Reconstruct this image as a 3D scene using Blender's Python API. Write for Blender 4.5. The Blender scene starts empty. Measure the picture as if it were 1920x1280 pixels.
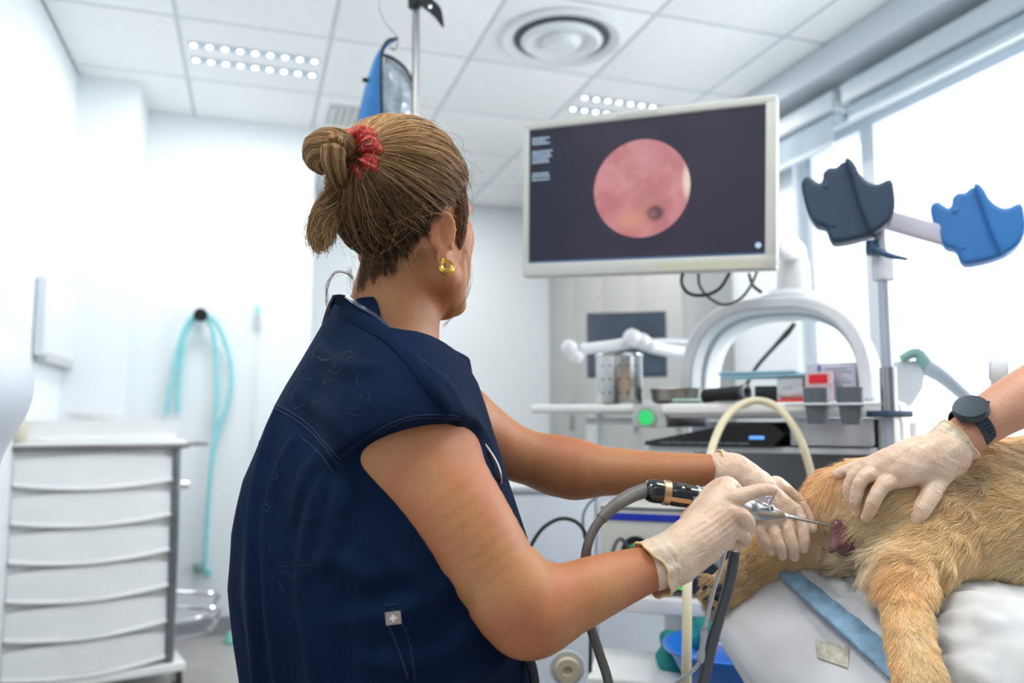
import bpy, bmesh, math, random
import numpy as np
import openvdb
from mathutils import Vector, Matrix
random.seed(7); rng = np.random.default_rng(7)
SC = bpy.context.scene; COL = SC.collection

# ---------------------------------------------------------------- camera, world, light, exposure
CAMZ = 1.06; YAW = math.radians(18.0); PITCH = math.radians(5.71); FPX = 1500.0
FW = Vector((math.sin(YAW)*math.cos(PITCH), math.cos(YAW)*math.cos(PITCH), math.sin(PITCH)))
RT = Vector((math.cos(YAW), -math.sin(YAW), 0)); UP = RT.cross(FW)
EYE = Vector((0, 0, CAMZ))
cd = bpy.data.cameras.new('camera'); cam = bpy.data.objects.new('camera', cd); COL.objects.link(cam)
cam.location = EYE
cam.rotation_euler = Matrix((RT, UP, -FW)).transposed().to_euler()
cd.sensor_width = 36.0; cd.lens = 36.0*FPX/1920.0; cd.clip_start = 0.05
cd.dof.use_dof = True; cd.dof.focus_distance = 1.07; cd.dof.aperture_fstop = 2.7; cd.dof.aperture_blades = 0
SC.camera = cam

w = bpy.data.worlds.new('sky'); SC.world = w; w.use_nodes = True
bg = w.node_tree.nodes['Background']; bg.inputs[0].default_value = (0.90, 0.95, 1.0, 1); bg.inputs[1].default_value = 2.2
SC.view_settings.view_transform = 'Standard'; SC.view_settings.look = 'None'
SC.view_settings.exposure = 0.2; SC.view_settings.gamma = 1.0; SC.view_settings.use_curve_mapping = False

def area(name, loc, target, sx, sy, power, color):
    l = bpy.data.lights.new(name, 'AREA'); l.shape = 'RECTANGLE'; l.size = sx; l.size_y = sy; l.energy = power; l.color = color
    o = bpy.data.objects.new(name, l); COL.objects.link(o); o.location = loc
    o.rotation_euler = (Vector(target)-Vector(loc)).to_track_quat('-Z', 'Z').to_euler()
    return o
# daylight pouring through the window wall; lamps in the ceiling
area('window_daylight', (3.1, 1.3, 2.2), (0.6, 1.5, 0.9), 3.2, 2.0, 120, (0.92, 0.96, 1.0))
for lx, ly, p in ((-.03, 3.59, 13), (1.77, 3.59, 14), (1.17, .59, 14), (-.33, .59, 14), (1.17, 4.8, 8), (-.03, -1.2, 5)):
    area('ceiling_lamp_light', (lx, ly, 2.63), (lx, ly+.001, 0), .56, .5, p, (1.0, 0.98, 0.95))
try:
    SC.cycles.use_denoising = True; SC.cycles.max_bounces = 8; SC.cycles.diffuse_bounces = 4
    SC.cycles.glossy_bounces = 3; SC.cycles.transmission_bounces = 6; SC.cycles.transparent_max_bounces = 12
    SC.cycles.sample_clamp_indirect = 6.0; SC.cycles.caustics_reflective = False; SC.cycles.caustics_refractive = False
except Exception: pass

# ---------------------------------------------------------------- helpers
DOFF = 0.0
def at(px, py, d):
    """the world point on the ray of photograph pixel (px, py) at depth d metres"""
    return EYE + (FW + RT*((px-960)/FPX) + UP*((640-py)/FPX))*(d+DOFF)
def nat(px, py, d): return np.array(at(px, py, d))

def tag(o, label=None, cat=None, group=None, kind=None):
    if label: o['label'] = label
    if cat: o['category'] = cat
    if group: o['group'] = group
    if kind: o['kind'] = kind
    return o
def thing(name, label, cat, loc=(0, 0, 0), group=None, kind=None):
    o = bpy.data.objects.new(name, None); COL.objects.link(o); o.location = loc
    o.empty_display_size = 0.05
    return tag(o, label, cat, group, kind)
def child(o, parent):
    if parent is not None:
        o.parent = parent
        p, L = parent, Matrix.Identity(4)
        chain = []
        while p is not None: chain.append(p); p = p.parent
        for q in reversed(chain):
            L = L @ q.matrix_parent_inverse @ q.matrix_basis
        o.matrix_parent_inverse = L.inverted()
    return o
def link_mesh(name, me, mat, parent=None, smooth=True):
    me.name = name
    o = bpy.data.objects.new(name, me); COL.objects.link(o)
    if mat is not None: me.materials.append(mat)
    if smooth: me.shade_smooth()
    return child(o, parent)
def autosmooth(me, ang=35):
    """sharp edges above an angle, smooth elsewhere"""
    me.shade_smooth()
    bm = bmesh.new(); bm.from_mesh(me); a = math.radians(ang)
    for e in bm.edges:
        e.smooth = not (len(e.link_faces) == 2 and e.calc_face_angle(0) > a)
    bm.to_mesh(me); bm.free()

class MB:
    """collects shapes into one mesh"""
    def __init__(s, frame=None): s.v = []; s.f = []; s.F = frame
    def raw(s, vs, fs):
        n = len(s.v)
        s.v += [tuple(s.F(*p)) if s.F else tuple(p) for p in vs]
        s.f += [tuple(i+n for i in f) for f in fs]; return s
    def box(s, x0, x1, y0, y1, z0, z1, b=0.0):
        if b <= 0:
            vs = [(x, y, z) for x in (x0, x1) for y in (y0, y1) for z in (z0, z1)]
            fs = [(0, 1, 3, 2), (4, 6, 7, 5), (0, 4, 5, 1), (2, 3, 7, 6), (0, 2, 6, 4), (1, 5, 7, 3)]
            return s.raw(vs, fs)
        bm = bmesh.new(); bmesh.ops.create_cube(bm, size=1)
        for q in bm.verts: q.co = Vector(((x0+x1)/2+q.co.x*(x1-x0), (y0+y1)/2+q.co.y*(y1-y0), (z0+z1)/2+q.co.z*(z1-z0)))
        bmesh.ops.bevel(bm, geom=list(bm.edges), offset=b, segments=3, affect='EDGES', profile=0.5)
        bm.verts.index_update()
        vs = [tuple(q.co) for q in bm.verts]; fs = [tuple(q.index for q in f.verts) for f in bm.faces]; bm.free()
        return s.raw(vs, fs)
    def prism(s, poly, h0, h1, axis='y', b=0.0):
        """poly: 2D outline; extruded along axis from h0 to h1"""
        n = len(poly)
        def P(a, c, h):
            return (a, h, c) if axis == 'y' else ((h, a, c) if axis == 'x' else (a, c, h))
        bm = bmesh.new()
        va = [bm.verts.new(P(a, c, h0)) for a, c in poly]; vb = [bm.verts.new(P(a, c, h1)) for a, c in poly]
        f0 = bm.faces.new(va); f1 = bm.faces.new(vb[::-1])
        for i in range(n): bm.faces.new((va[i], vb[i], vb[(i+1) % n], va[(i+1) % n]))
        if b > 0:
            es = [e for e in bm.edges if (e in f0.edges[:] or e in f1.edges[:])]
            bmesh.ops.bevel(bm, geom=es, offset=b, segments=2, affect='EDGES', profile=0.5)
        bmesh.ops.recalc_face_normals(bm, faces=bm.faces)
        bmesh.ops.triangulate(bm, faces=[f for f in bm.faces if len(f.verts) > 4])
        bm.verts.index_update()
        vs = [tuple(q.co) for q in bm.verts]; fs = [tuple(q.index for q in f.verts) for f in bm.faces]; bm.free()
        return s.raw(vs, fs)
    def lathe(s, prof, c=(0, 0, 0), axis=(0, 0, 1), n=32, sx=1.0):
        """prof: list of (radius, height) along axis from c"""
        ax = Vector(axis).normalized(); q = ax.to_track_quat('Z', 'Y'); c = Vector(c)
        vs = []; fs = []
        for r, h in prof:
            for i in range(n):
                a = 2*math.pi*i/n
                vs.append(tuple(c + q @ Vector((r*math.cos(a)*sx, r*math.sin(a), h))))
        for j in range(len(prof)-1):
            for i in range(n):
                k = (i+1) % n
                fs.append((j*n+i, j*n+k, (j+1)*n+k, (j+1)*n+i))
        if prof[0][0] > 1e-6: fs.append(tuple(range(n))[::-1])
        if prof[-1][0] > 1e-6: fs.append(tuple((len(prof)-1)*n+i for i in range(n)))
        return s.raw(vs, fs)
    def cyl(s, a, b, r, r2=None, n=20):
        a = Vector(a); b = Vector(b); L = (b-a).length
        return s.lathe([(r, 0), (r if r2 is None else r2, L)], a, b-a, n)
    def tube(s, pts, r, n=10, smooth=0, closed=False):
        P = [Vector(p) for p in pts]
        R = list(r) if hasattr(r, '__len__') else [r]*len(P)
        if smooth: P, R = catmull(P, R, smooth, closed)
        m = len(P); vs = []; fs = []; ref = None
        for i in range(m):
            a = P[(i-1) % m] if (closed or i > 0) else P[0]; b = P[(i+1) % m] if (closed or i < m-1) else P[-1]
            t = (b-a).normalized()
            if ref is None:
                ref = t.orthogonal().normalized()
            ref = (ref - t*ref.dot(t)).normalized(); bi = t.cross(ref)
            for k in range(n):
                an = 2*math.pi*k/n
                vs.append(tuple(P[i] + (ref*math.cos(an)+bi*math.sin(an))*R[i]))
        for i in range(m if closed else m-1):
            j = (i+1) % m
            for k in range(n):
                l = (k+1) % n
                fs.append((i*n+k, i*n+l, j*n+l, j*n+k))
        if not closed:
            fs.append(tuple(range(n))[::-1]); fs.append(tuple((m-1)*n+k for k in range(n)))
        return s.raw(vs, fs)
    def build(s, name, mat, parent=None, smooth=True, ang=35):
        me = bpy.data.meshes.new(name); me.from_pydata(s.v, [], s.f); me.update()
        bm = bmesh.new(); bm.from_mesh(me); bmesh.ops.recalc_face_normals(bm, faces=bm.faces); bm.to_mesh(me); bm.free()
        o = link_mesh(name, me, mat, parent, smooth=False)
        if smooth: autosmooth(me, ang)
        return o
def catmull(P, R, k, closed=False):
    out = []; rr = []; m = len(P)
    for i in range(m if closed else m-1):
        p0 = P[(i-1) % m] if (closed or i > 0) else P[0]*2-P[1]; p1 = P[i]; p2 = P[(i+1) % m]
        p3 = P[(i+2) % m] if (closed or i < m-2) else P[-1]*2-P[-2]
        for j in range(k):
            t = j/k
            out.append(0.5*((2*p1)+(p2-p0)*t+(2*p0-5*p1+4*p2-p3)*t*t+(3*p1-p0-3*p2+p3)*t**3))
            rr.append(R[i]*(1-t)+R[(i+1) % m]*t)
    if not closed: out.append(P[-1]); rr.append(R[-1])
    return out, rr
def frame(origin, az):
    """local x to the right, y away along azimuth az (degrees from +Y towards +X), z up"""
    a = math.radians(az); o = Vector(origin)
    ry = Vector((math.sin(a), math.cos(a), 0)); rx = Vector((math.cos(a), -math.sin(a), 0))
    return lambda x, y, z: o + rx*x + ry*y + Vector((0, 0, z))

# ---- signed-distance sculpting
def smin(a, b, k):
    if k <= 0: return np.minimum(a, b)
    h = np.maximum(k-np.abs(a-b), 0)/k
    return np.minimum(a, b)-h*h*k*0.25
class SDF:
    def __init__(s, lo, hi, h):
        s.h = h; s.lo = np.array(lo, float); n = np.ceil((np.array(hi)-s.lo)/h).astype(int)+1
        s.ax = [s.lo[i]+np.arange(n[i])*h for i in range(3)]
        s.d = np.full(n, 0.2, np.float32)
    def win(s, lo, hi):
        sl = []
        for i in range(3):
            a = int(np.clip(math.floor((lo[i]-s.lo[i])/s.h), 0, len(s.ax[i]))); b = int(np.clip(math.ceil((hi[i]-s.lo[i])/s.h)+1, 0, len(s.ax[i])))
            sl.append(slice(a, b))
        return tuple(sl), np.meshgrid(*[s.ax[i][sl[i]].astype(np.float32) for i in range(3)], indexing='ij', sparse=True)
    def op(s, lo, hi, fn, k, mode='add'):
        sl, (X, Y, Z) = s.win(lo, hi)
        if any(q.stop <= q.start for q in sl): return s
        v = fn(X, Y, Z).astype(np.float32); c = s.d[sl]
        if mode == 'add': s.d[sl] = smin(c, v, k)
        elif mode == 'sub': s.d[sl] = -smin(-c, v, k)
        elif mode == 'int': s.d[sl] = -smin(-c, -v, k)
        return s
    def cone(s, a, b, ra, rb=None, k=0.01, flat=None, fs=1.0, mode='add'):
        a = np.array(a, float); b = np.array(b, float); rb = ra if rb is None else rb
        m = max(ra, rb)*max(1, fs)+k+4*s.h
        def fn(X, Y, Z):
            ab = b-a; L = max(ab@ab, 1e-12)
            t = np.clip(((X-a[0])*ab[0]+(Y-a[1])*ab[1]+(Z-a[2])*ab[2])/L, 0, 1)
            vx = X-a[0]-t*ab[0]; vy = Y-a[1]-t*ab[1]; vz = Z-a[2]-t*ab[2]; r = ra+(rb-ra)*t
            if flat is not None:
                f = np.array(flat, float); f = f/np.linalg.norm(f); dn = vx*f[0]+vy*f[1]+vz*f[2]; e = dn*(1/fs-1)
                vx = vx+e*f[0]; vy = vy+e*f[1]; vz = vz+e*f[2]
                return (np.sqrt(vx*vx+vy*vy+vz*vz)-r)*min(1, fs)**0.5
            return np.sqrt(vx*vx+vy*vy+vz*vz)-r
        return s.op(np.minimum(a, b)-m, np.maximum(a, b)+m, fn, k, mode)
    def chain(s, pts, k=0.008, flat=None, fs=1.0, mode='add'):
        for (a, ra), (b, rb) in zip(pts[:-1], pts[1:]): s.cone(a, b, ra, rb, k, flat, fs, mode)
        return s
    def limb(s, pts, k=.02, n=6, flat=None, fs=1.0):
        """a smoothly curved limb through (point, radius) joints"""
        P, R = catmull([Vector(p) for p, r in pts], [r for p, r in pts], n)
        Q = np.array([tuple(p) for p in P]); R = np.array(R)
        for _ in range(3): R[1:-1] = (R[:-2]+2*R[1:-1]+R[2:])/4
        g = s.tmp(np.min(Q, 0)-R.max()*max(1, fs)-k-5*s.h, np.max(Q, 0)+R.max()*max(1, fs)+k+5*s.h)
        for i in range(len(Q)-1): g.cone(Q[i], Q[i+1], R[i], R[i+1], .0, flat, fs)
        return s.put(g, k)
    def tmp(s, lo, hi):
        """a window of this grid, to shape something on its own before joining it"""
        i0 = [int(np.clip(math.floor((lo[i]-s.lo[i])/s.h), 0, len(s.ax[i])-2)) for i in range(3)]
        i1 = [int(np.clip(math.ceil((hi[i]-s.lo[i])/s.h), i0[i]+1, len(s.ax[i])-1)) for i in range(3)]
        g = SDF.__new__(SDF); g.h = s.h; g.lo = np.array([s.ax[i][i0[i]] for i in range(3)])
        g.ax = [s.ax[i][i0[i]:i1[i]+1] for i in range(3)]; g.d = np.full([len(a) for a in g.ax], .2, np.float32); g.i0 = i0
        return g
    def put(s, g, k, mode='add'):
        sl = tuple(slice(g.i0[i], g.i0[i]+g.d.shape[i]) for i in range(3))
        s.d[sl] = smin(s.d[sl], g.d, k) if mode == 'add' else -smin(-s.d[sl], g.d, k)
        return s
    def ell(s, c, r, M=None, k=0.01, mode='add'):
        """M: rows are the ellipsoid's local axes"""
        c = np.array(c, float); r = np.array(r, float); M = np.eye(3) if M is None else np.array(M, float); m = r.max()+k+4*s.h
        def fn(X, Y, Z):
            x = X-c[0]; y = Y-c[1]; z = Z-c[2]
            q = [(M[i][0]*x+M[i][1]*y+M[i][2]*z)/r[i] for i in range(3)]
            k0 = np.sqrt(q[0]**2+q[1]**2+q[2]**2)+1e-9
            k1 = np.sqrt((q[0]/r[0])**2+(q[1]/r[1])**2+(q[2]/r[2])**2)+1e-9
            return k0*(k0-1)/k1
        return s.op(c-m, c+m, fn, k, mode)
    def plane(s, p, n, k=0.002, lo=None, hi=None):
        """cuts away what lies on the side n points to"""
        p = np.array(p, float); n = np.array(n, float); n = n/np.linalg.norm(n)
        lo = s.lo if lo is None else lo; hi = s.lo+np.array(s.d.shape)*s.h if hi is None else hi
        return s.op(lo, hi, lambda X, Y, Z: (X-p[0])*n[0]+(Y-p[1])*n[1]+(Z-p[2])*n[2], k, 'int')
    def warp(s, fn):
        X, Y, Z = np.meshgrid(*[a.astype(np.float32) for a in s.ax], indexing='ij', sparse=True)
        s.d += fn(X, Y, Z).astype(np.float32); return s
    def mesh(s, name, mat, parent=None, adapt=0.0, iso=0.0, keep=False):
        arr = np.clip(s.d-iso, -3*s.h, 3*s.h).astype(np.float64)
        # close the surface at the borders of the grid
        arr[0] = arr[-1] = 3*s.h; arr[:, 0] = arr[:, -1] = 3*s.h; arr[:, :, 0] = arr[:, :, -1] = 3*s.h
        g = openvdb.FloatGrid(3*s.h); g.copyFromArray(arr.astype(np.float32))
        if adapt > 0: pts, tri, quad = g.convertToPolygons(0.0, adapt)
        else:
            pts, quad = g.convertToQuads(0.0); tri = np.zeros((0, 3), int)
        pts = np.asarray(pts, float)*s.h+s.lo
        me = bpy.data.meshes.new(name)
        fs = [tuple(int(i) for i in f[::-1]) for f in tri]+[tuple(int(i) for i in f[::-1]) for f in quad]
        me.from_pydata(pts.tolist(), [], fs); me.update()
        # orientation: outward normals
        if fs:
            vol = 0.0; P = pts; q = np.asarray([f[:3] for f in fs])
            vol = np.einsum('ij,ij->i', P[q[:, 0]], np.cross(P[q[:, 1]], P[q[:, 2]])).sum()
            if vol < 0: me.flip_normals()
        return link_mesh(name, me, mat, parent)

def sdf_hit(g, px, py, t0=.6, t1=1.8):
    """depth at which the ray of a photograph pixel enters the sculpted shape"""
    a = nat(px, py, 0); b = nat(px, py, 1)-a; n = np.array(g.d.shape)
    for t in np.arange(t0, t1, g.h*.5):
        i = np.round((a+b*t-g.lo)/g.h).astype(int)
        if (i >= 0).all() and (i < n).all() and g.d[tuple(i)] < 0: return t
    return None
def ridge(g, P, r, k=.016, sink=.35, mode='add'):
    """a fold raised along pixels P of the shape's near surface"""
    Q, _ = catmull([Vector((x, y, 0)) for x, y in P], [0]*len(P), 6); pts = []
    for j, q in enumerate(Q):
        t = sdf_hit(g, q.x, q.y)
        if t: w_ = math.sin(math.pi*(j+.6)/(len(Q)+.2))**.5; pts.append((nat(q.x, q.y, t+r*sink), r*w_))
    if len(pts) < 2: return
    A = np.array([p for p, _ in pts]); R = np.array([q for _, q in pts])
    for _ in range(2): A[1:-1] = (A[:-2]+2*A[1:-1]+A[2:])/4
    t = g.tmp(A.min(0)-r-k-4*g.h, A.max(0)+r+k+4*g.h)
    for i in range(len(A)-1):
        if np.linalg.norm(A[i]-A[i+1]) < .05: t.cone(A[i], A[i+1], R[i], R[i+1], 0)
    g.put(t, k, mode)
def wob(X, Y, Z, f, seed=0, dirs=6):
    """smooth pseudo-noise, about -1..1"""
    r = np.random.default_rng(seed); out = 0
    for i in range(dirs):
        v = r.normal(size=3); v /= np.linalg.norm(v); ff = f*r.uniform(.6, 1.6); ph = r.uniform(0, 6.28)
        out = out+np.sin((X*v[0]+Y*v[1]+Z*v[2])*ff+ph)
    return out/dirs*1.6

def strands(name, pts, rad, mat, parent=None, col=None, kind='stuff'):
    """pts (N,K,3) hair strands as one curves object"""
    pts = np.asarray(pts, np.float32); N, K, _ = pts.shape
    h = bpy.data.hair_curves.new(name); h.add_curves([K]*N)
    h.attributes['position'].data.foreach_set('vector', pts.reshape(-1))
    ra = h.attributes.get('radius') or h.attributes.new('radius', 'FLOAT', 'POINT')
    R = np.broadcast_to(np.asarray(rad, np.float32), (N, K)) if np.ndim(rad) != 0 else np.full((N, K), rad, np.float32)
    ra.data.foreach_set('value', np.ascontiguousarray(R).reshape(-1))
    if col is not None:
        ca = h.attributes.new('tint', 'FLOAT_VECTOR', 'CURVE'); ca.data.foreach_set('vector', np.asarray(col, np.float32).reshape(-1))
    h.materials.append(mat)
    o = bpy.data.objects.new(name, h); COL.objects.link(o)
    if kind: o['kind'] = kind
    return child(o, parent)

# ---------------------------------------------------------------- materials
MATS = {}
def mat(name, col, rough=0.5, metal=0.0, var=0.0, vscale=8.0, bump=0.0, bscale=200.0, emit=0.0, sss=0.0, alpha=1.0,
        trans=0.0, coat=0.0, stretch=None, spec=0.5, col2=None, sheen=0.0, bdist=0.001):
    if name in MATS: return MATS[name]
    m = bpy.data.materials.new(name); m.use_nodes = True; nt = m.node_tree; b = nt.nodes['Principled BSDF']; L = nt.links.new
    c = (*col, 1)
    b.inputs['Base Color'].default_value = c; b.inputs['Roughness'].default_value = rough; b.inputs['Metallic'].default_value = metal
    b.inputs['Specular IOR Level'].default_value = spec
    tc = nt.nodes.new('ShaderNodeTexCoord'); mp = nt.nodes.new('ShaderNodeMapping'); L(tc.outputs['Object'], mp.inputs[0])
    if stretch: mp.inputs['Scale'].default_value = stretch
    n = nt.nodes.new('ShaderNodeTexNoise'); n.inputs['Scale'].default_value = vscale; n.inputs['Detail'].default_value = 5; L(mp.outputs[0], n.inputs['Vector'])
    r = nt.nodes.new('ShaderNodeValToRGB'); r.color_ramp.elements[0].position = .3; r.color_ramp.elements[1].position = .7
    lo = col2 if col2 else tuple(max(0, x*(1-var)) for x in col); hi = tuple(min(1, x*(1+var*.6)) for x in col)
    r.color_ramp.elements[0].color = (*lo, 1); r.color_ramp.elements[1].color = (*hi, 1)
    L(n.outputs['Fac'], r.inputs[0]); L(r.outputs[0], b.inputs['Base Color'])
    if bump > 0:
        n2 = nt.nodes.new('ShaderNodeTexNoise'); n2.inputs['Scale'].default_value = bscale; n2.inputs['Detail'].default_value = 4; L(mp.outputs[0], n2.inputs['Vector'])
        bp = nt.nodes.new('ShaderNodeBump'); bp.inputs['Strength'].default_value = bump; bp.inputs['Distance'].default_value = bdist
        L(n2.outputs['Fac'], bp.inputs['Height']); L(bp.outputs[0], b.inputs['Normal'])
    if emit > 0:
        b.inputs['Emission Color'].default_value = c; b.inputs['Emission Strength'].default_value = emit
    if sss > 0:
        b.inputs['Subsurface Weight'].default_value = sss; b.inputs['Subsurface Radius'].default_value = (1, .35, .2); b.inputs['Subsurface Scale'].default_value = .006
    if alpha < 1: b.inputs['Alpha'].default_value = alpha
    if trans > 0: b.inputs['Transmission Weight'].default_value = trans
    if coat > 0: b.inputs['Coat Weight'].default_value = coat
    if sheen > 0:
        b.inputs['Sheen Weight'].default_value = sheen
    MATS[name] = m; return m
def flat_emit(name, col, strength=1.0):
    m = bpy.data.materials.new(name); m.use_nodes = True; nt = m.node_tree
    b = nt.nodes['Principled BSDF']; b.inputs['Base Color'].default_value = (0.01, 0.01, 0.012, 1); b.inputs['Roughness'].default_value = .25
    b.inputs['Emission Color'].default_value = (*col, 1); b.inputs['Emission Strength'].default_value = strength
    return m
WHITE = mat('white_paint', (.80, .84, .87), .5, var=.03, vscale=3)
PLAST = mat('white_plastic', (.80, .81, .81), .35, var=.03, vscale=6)
GREYP = mat('pale_grey_plastic', (.52, .54, .55), .4, var=.05)
DGREY = mat('mid_grey_plastic', (.13, .155, .18), .4, var=.08)
BLACK = mat('black_plastic', (.012, .013, .015), .3, var=.3)
RUBBER = mat('black_rubber', (.02, .02, .022), .6, var=.3)
STEEL = mat('stainless_steel', (.62, .62, .60), .25, 1.0, var=.1, vscale=20)
CHROME = mat('chrome', (.75, .77, .80), .12, 1.0, var=.03)
ALU = mat('brushed_aluminium', (.45, .46, .48), .4, 1.0, var=.15, stretch=(1, 1, 12))

def text(body, size, F, m, name, parent, ext=.0002):
    """flat lettering in frame F(x, y, z), as one mesh"""
    cu = bpy.data.curves.new('lettering', 'FONT'); cu.body = body; cu.size = size; cu.extrude = ext; cu.resolution_u = 3
    o = bpy.data.objects.new('lettering', cu); COL.objects.link(o); bpy.context.view_layer.update()
    me = bpy.data.meshes.new_from_object(o.evaluated_get(bpy.context.evaluated_depsgraph_get()))
    COL.objects.unlink(o); bpy.data.objects.remove(o)
    for v_ in me.vertices: v_.co = F(*v_.co)
    return link_mesh(name, me, m, parent, smooth=False)
# ---------------------------------------------------------------- the room
CEIL = 2.66; XL = -.81; XR = 2.43; YB = 5.6; YL = 4.37
wallm = mat('wall_paint', (.80, .85, .88), .6, var=.02, vscale=2, bump=.1, bscale=60)
floorm = mat('floor_vinyl', (.42, .41, .40), .45, var=.12, vscale=14)
tilem = mat('mineral_tile', (.93, .95, .96), .8, var=.03, vscale=40, bump=.2, bscale=250)
def struct(mb, name, m, **k):
    o = mb.build(name, m, **k); o['kind'] = 'structure'; return o
struct(MB().box(XL-.1, XR+.3, -2.0, YB+.2, -.1, 0), 'floor', floorm)
ce = struct(MB().box(XL-.1, XR+.3, -2.0, YB+.2, CEIL+.03, CEIL+.1), 'ceiling', tilem)
# tile grid lines stand at X = .27 + .6 n
xs = [.27+.6*i for i in range(-2, 5)]; ys = [3.29-.6*6+.6*i for i in range(-2, 11)]
tmesh = None
def tile_obj(x0, x1, y0, y1):
    return MB().box(x0+.009, x1-.009, y0+.009, y1-.009, CEIL-.004, CEIL+.028, .003).build('ceiling_tile', tilem, ce)
LIGHT_CELLS = {}
for i in range(len(xs)-1):
    for j in range(len(ys)-1):
        x0, x1 = max(xs[i], XL), min(xs[i+1], XR)
        if x1-x0 < .1: continue
        y1 = min(ys[j+1], YB)
        if min(abs((x0+x1)/2+.03), abs((x0+x1)/2-1.77)) < .06 and abs((ys[j]+y1)/2-3.59) < .06: continue
        tile_obj(x0, x1, ys[j], y1)
g = MB()
for x in xs: g.box(x-.012, x+.012, -1.9, YB, CEIL-.002, CEIL+.03)
for y in ys:
    g.box(XL, XR, y-.012, y+.012, CEIL-.0015, CEIL+.03)
g.build('ceiling_grid', mat('grid_metal', (.60, .65, .70), .4, var=.02), ce)

struct(MB().box(XL-.1, XL, -1.9, YL, 0, CEIL), 'wall_left', wallm)
struct(MB().box(XL-.1, XR+.3, -2.0, -1.9, 0, CEIL), 'wall_front', mat('front_wall_low_bounce', (.30, .32, .34), .6, var=.02))  # unseen wall behind the camera, dark grey chosen to cut bounced fill
struct(MB().box(XL-.1, -.55, 4.0, YL, 0, CEIL-.001), 'wall_pillar', wallm)
struct(MB().box(XL-.1, .29, YL, YL+.12, 0, CEIL), 'wall_back_left', wallm)
struct(MB().box(.17, .29, YL+.12, YB, 0, CEIL), 'wall_recess_side', wallm)
struct(MB().box(.17, XR+.3, YB, YB+.12, 0, CEIL), 'wall_back', wallm)
struct(MB().box(XL, .29, YL-.012, YL, 0, .09), 'baseboard_back', mat('baseboard', (.28, .30, .32), .5))
# right wall with its window opening Y -.5..3.13, z .92..2.37
W0, W1, WZ0, WZ1 = -.5, 3.13, .93, 2.36
rw = struct(MB().box(XR, XR+.25, -1.9, YB, 0, WZ0), 'wall_right', wallm)
MB().box(XR, XR+.25, -1.9, YB, WZ1, CEIL).box(XR, XR+.25, -1.9, W0, WZ0, WZ1).box(XR, XR+.25, W1, YB, WZ0, WZ1).build('wall_panel', wallm, rw)
fr = mat('window_frame', (.62, .68, .74), .4, var=.02)
glass = bpy.data.materials.new('window_glass'); glass.use_nodes = True
_nt = glass.node_tree; _nt.nodes.remove(_nt.nodes['Principled BSDF'])
_t = _nt.nodes.new('ShaderNodeBsdfTransparent'); _g = _nt.nodes.new('ShaderNodeBsdfGlossy'); _g.inputs['Roughness'].default_value = .02
_m = _nt.nodes.new('ShaderNodeMixShader'); _m.inputs[0].default_value = .05
_nt.links.new(_t.outputs[0], _m.inputs[1]); _nt.links.new(_g.outputs[0], _m.inputs[2]); _nt.links.new(_m.outputs[0], _nt.nodes['Material Output'].inputs[0])
mull = [-.5, .9, 1.9, 2.70, 3.13]
mull = [-.5, .62, 1.66, 2.70, 3.10]
for n in range(len(mull)-1):
    a, b = mull[n], mull[n+1]
    wd = thing('window_%d' % (n+1), None, None, (XR+.1, (a+b)/2, WZ0), kind='structure')
    f = MB()
    f.box(XR+.05, XR+.13, a, a+.04, WZ0, WZ1).box(XR+.05, XR+.13, b-.04, b, WZ0, WZ1)
    f.box(XR+.05, XR+.13, a+.04, b-.04, WZ0, WZ0+.04).box(XR+.05, XR+.13, a+.04, b-.04, WZ1-.04, WZ1)
    f.build('window_frame', fr, wd)
    MB().box(XR+.085, XR+.095, a+.04, b-.04, WZ0+.04, WZ1-.04).build('window_pane', glass, wd)
struct(MB().box(XR-.09, XR+.05, W0, W1, WZ0-.03, WZ0, .004), 'trim_1', PLAST)
# roller blinds, two cassettes with a bit of fabric let down
def blind(y0, y1, label, drop):
    b = thing('roller_blind', label, 'blind', (XR-.06, (y0+y1)/2, WZ1+.02), group='roller blinds over the window')
    MB().box(XR-.10, XR-.005, y0, y1, WZ1+.03, WZ1+.12, .012).build('cassette', mat('blind_cassette', (.55, .62, .68), .4), b)
    MB().lathe([(.026, 0), (.026, y1-y0-.04)], (XR-.055, y0+.02, WZ1+.005), (0, 1, 0), 24).build('fabric_roll', mat('blind_fabric', (.42, .52, .60), .8, var=.1), b)
    MB().box(XR-.083, XR-.080, y0+.03, y1-.03, WZ1-drop, WZ1+.0).build('fabric', MATS['blind_fabric'], b)
    MB().box(XR-.09, XR-.072, y0+.03, y1-.03, WZ1-drop-.02, WZ1-drop+.001, .004).build('bottom_bar', fr, b)
blind(.2, 2.68, 'long white roller blind rolled up over the large window', .03)
blind(2.72, 3.5, 'short white roller blind over the narrow window by the corner', .10)
struct(MB().box(XR-.16, XR-.001, -.5, 3.6, CEIL-.13, CEIL-.004, .01), 'trim_2', mat('pelmet', (.62, .68, .74), .5))

# tall grey cupboards along the right wall
cup = thing('tall_cupboard', 'tall pale grey cupboard wall with flush doors behind the small computer screen', 'cupboard', (2.25, 4.6, 0))
cm = mat('cupboard_laminate', (.46, .46, .45), .5, var=.03)
MB().box(2.14, XR-.002, 3.66, YB-.002, 0, 2.3).build('body', cm, cup)
for k in range(4):
    a = 3.66+k*.484
    d = MB().box(2.115, 2.139, a+.004, a+.48, .08, 2.28, .003).build('door', cm, cup)
    MB().box(2.095, 2.115, a+.03, a+.045, 1.0, 1.2, .003).build('handle', ALU, d)

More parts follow.
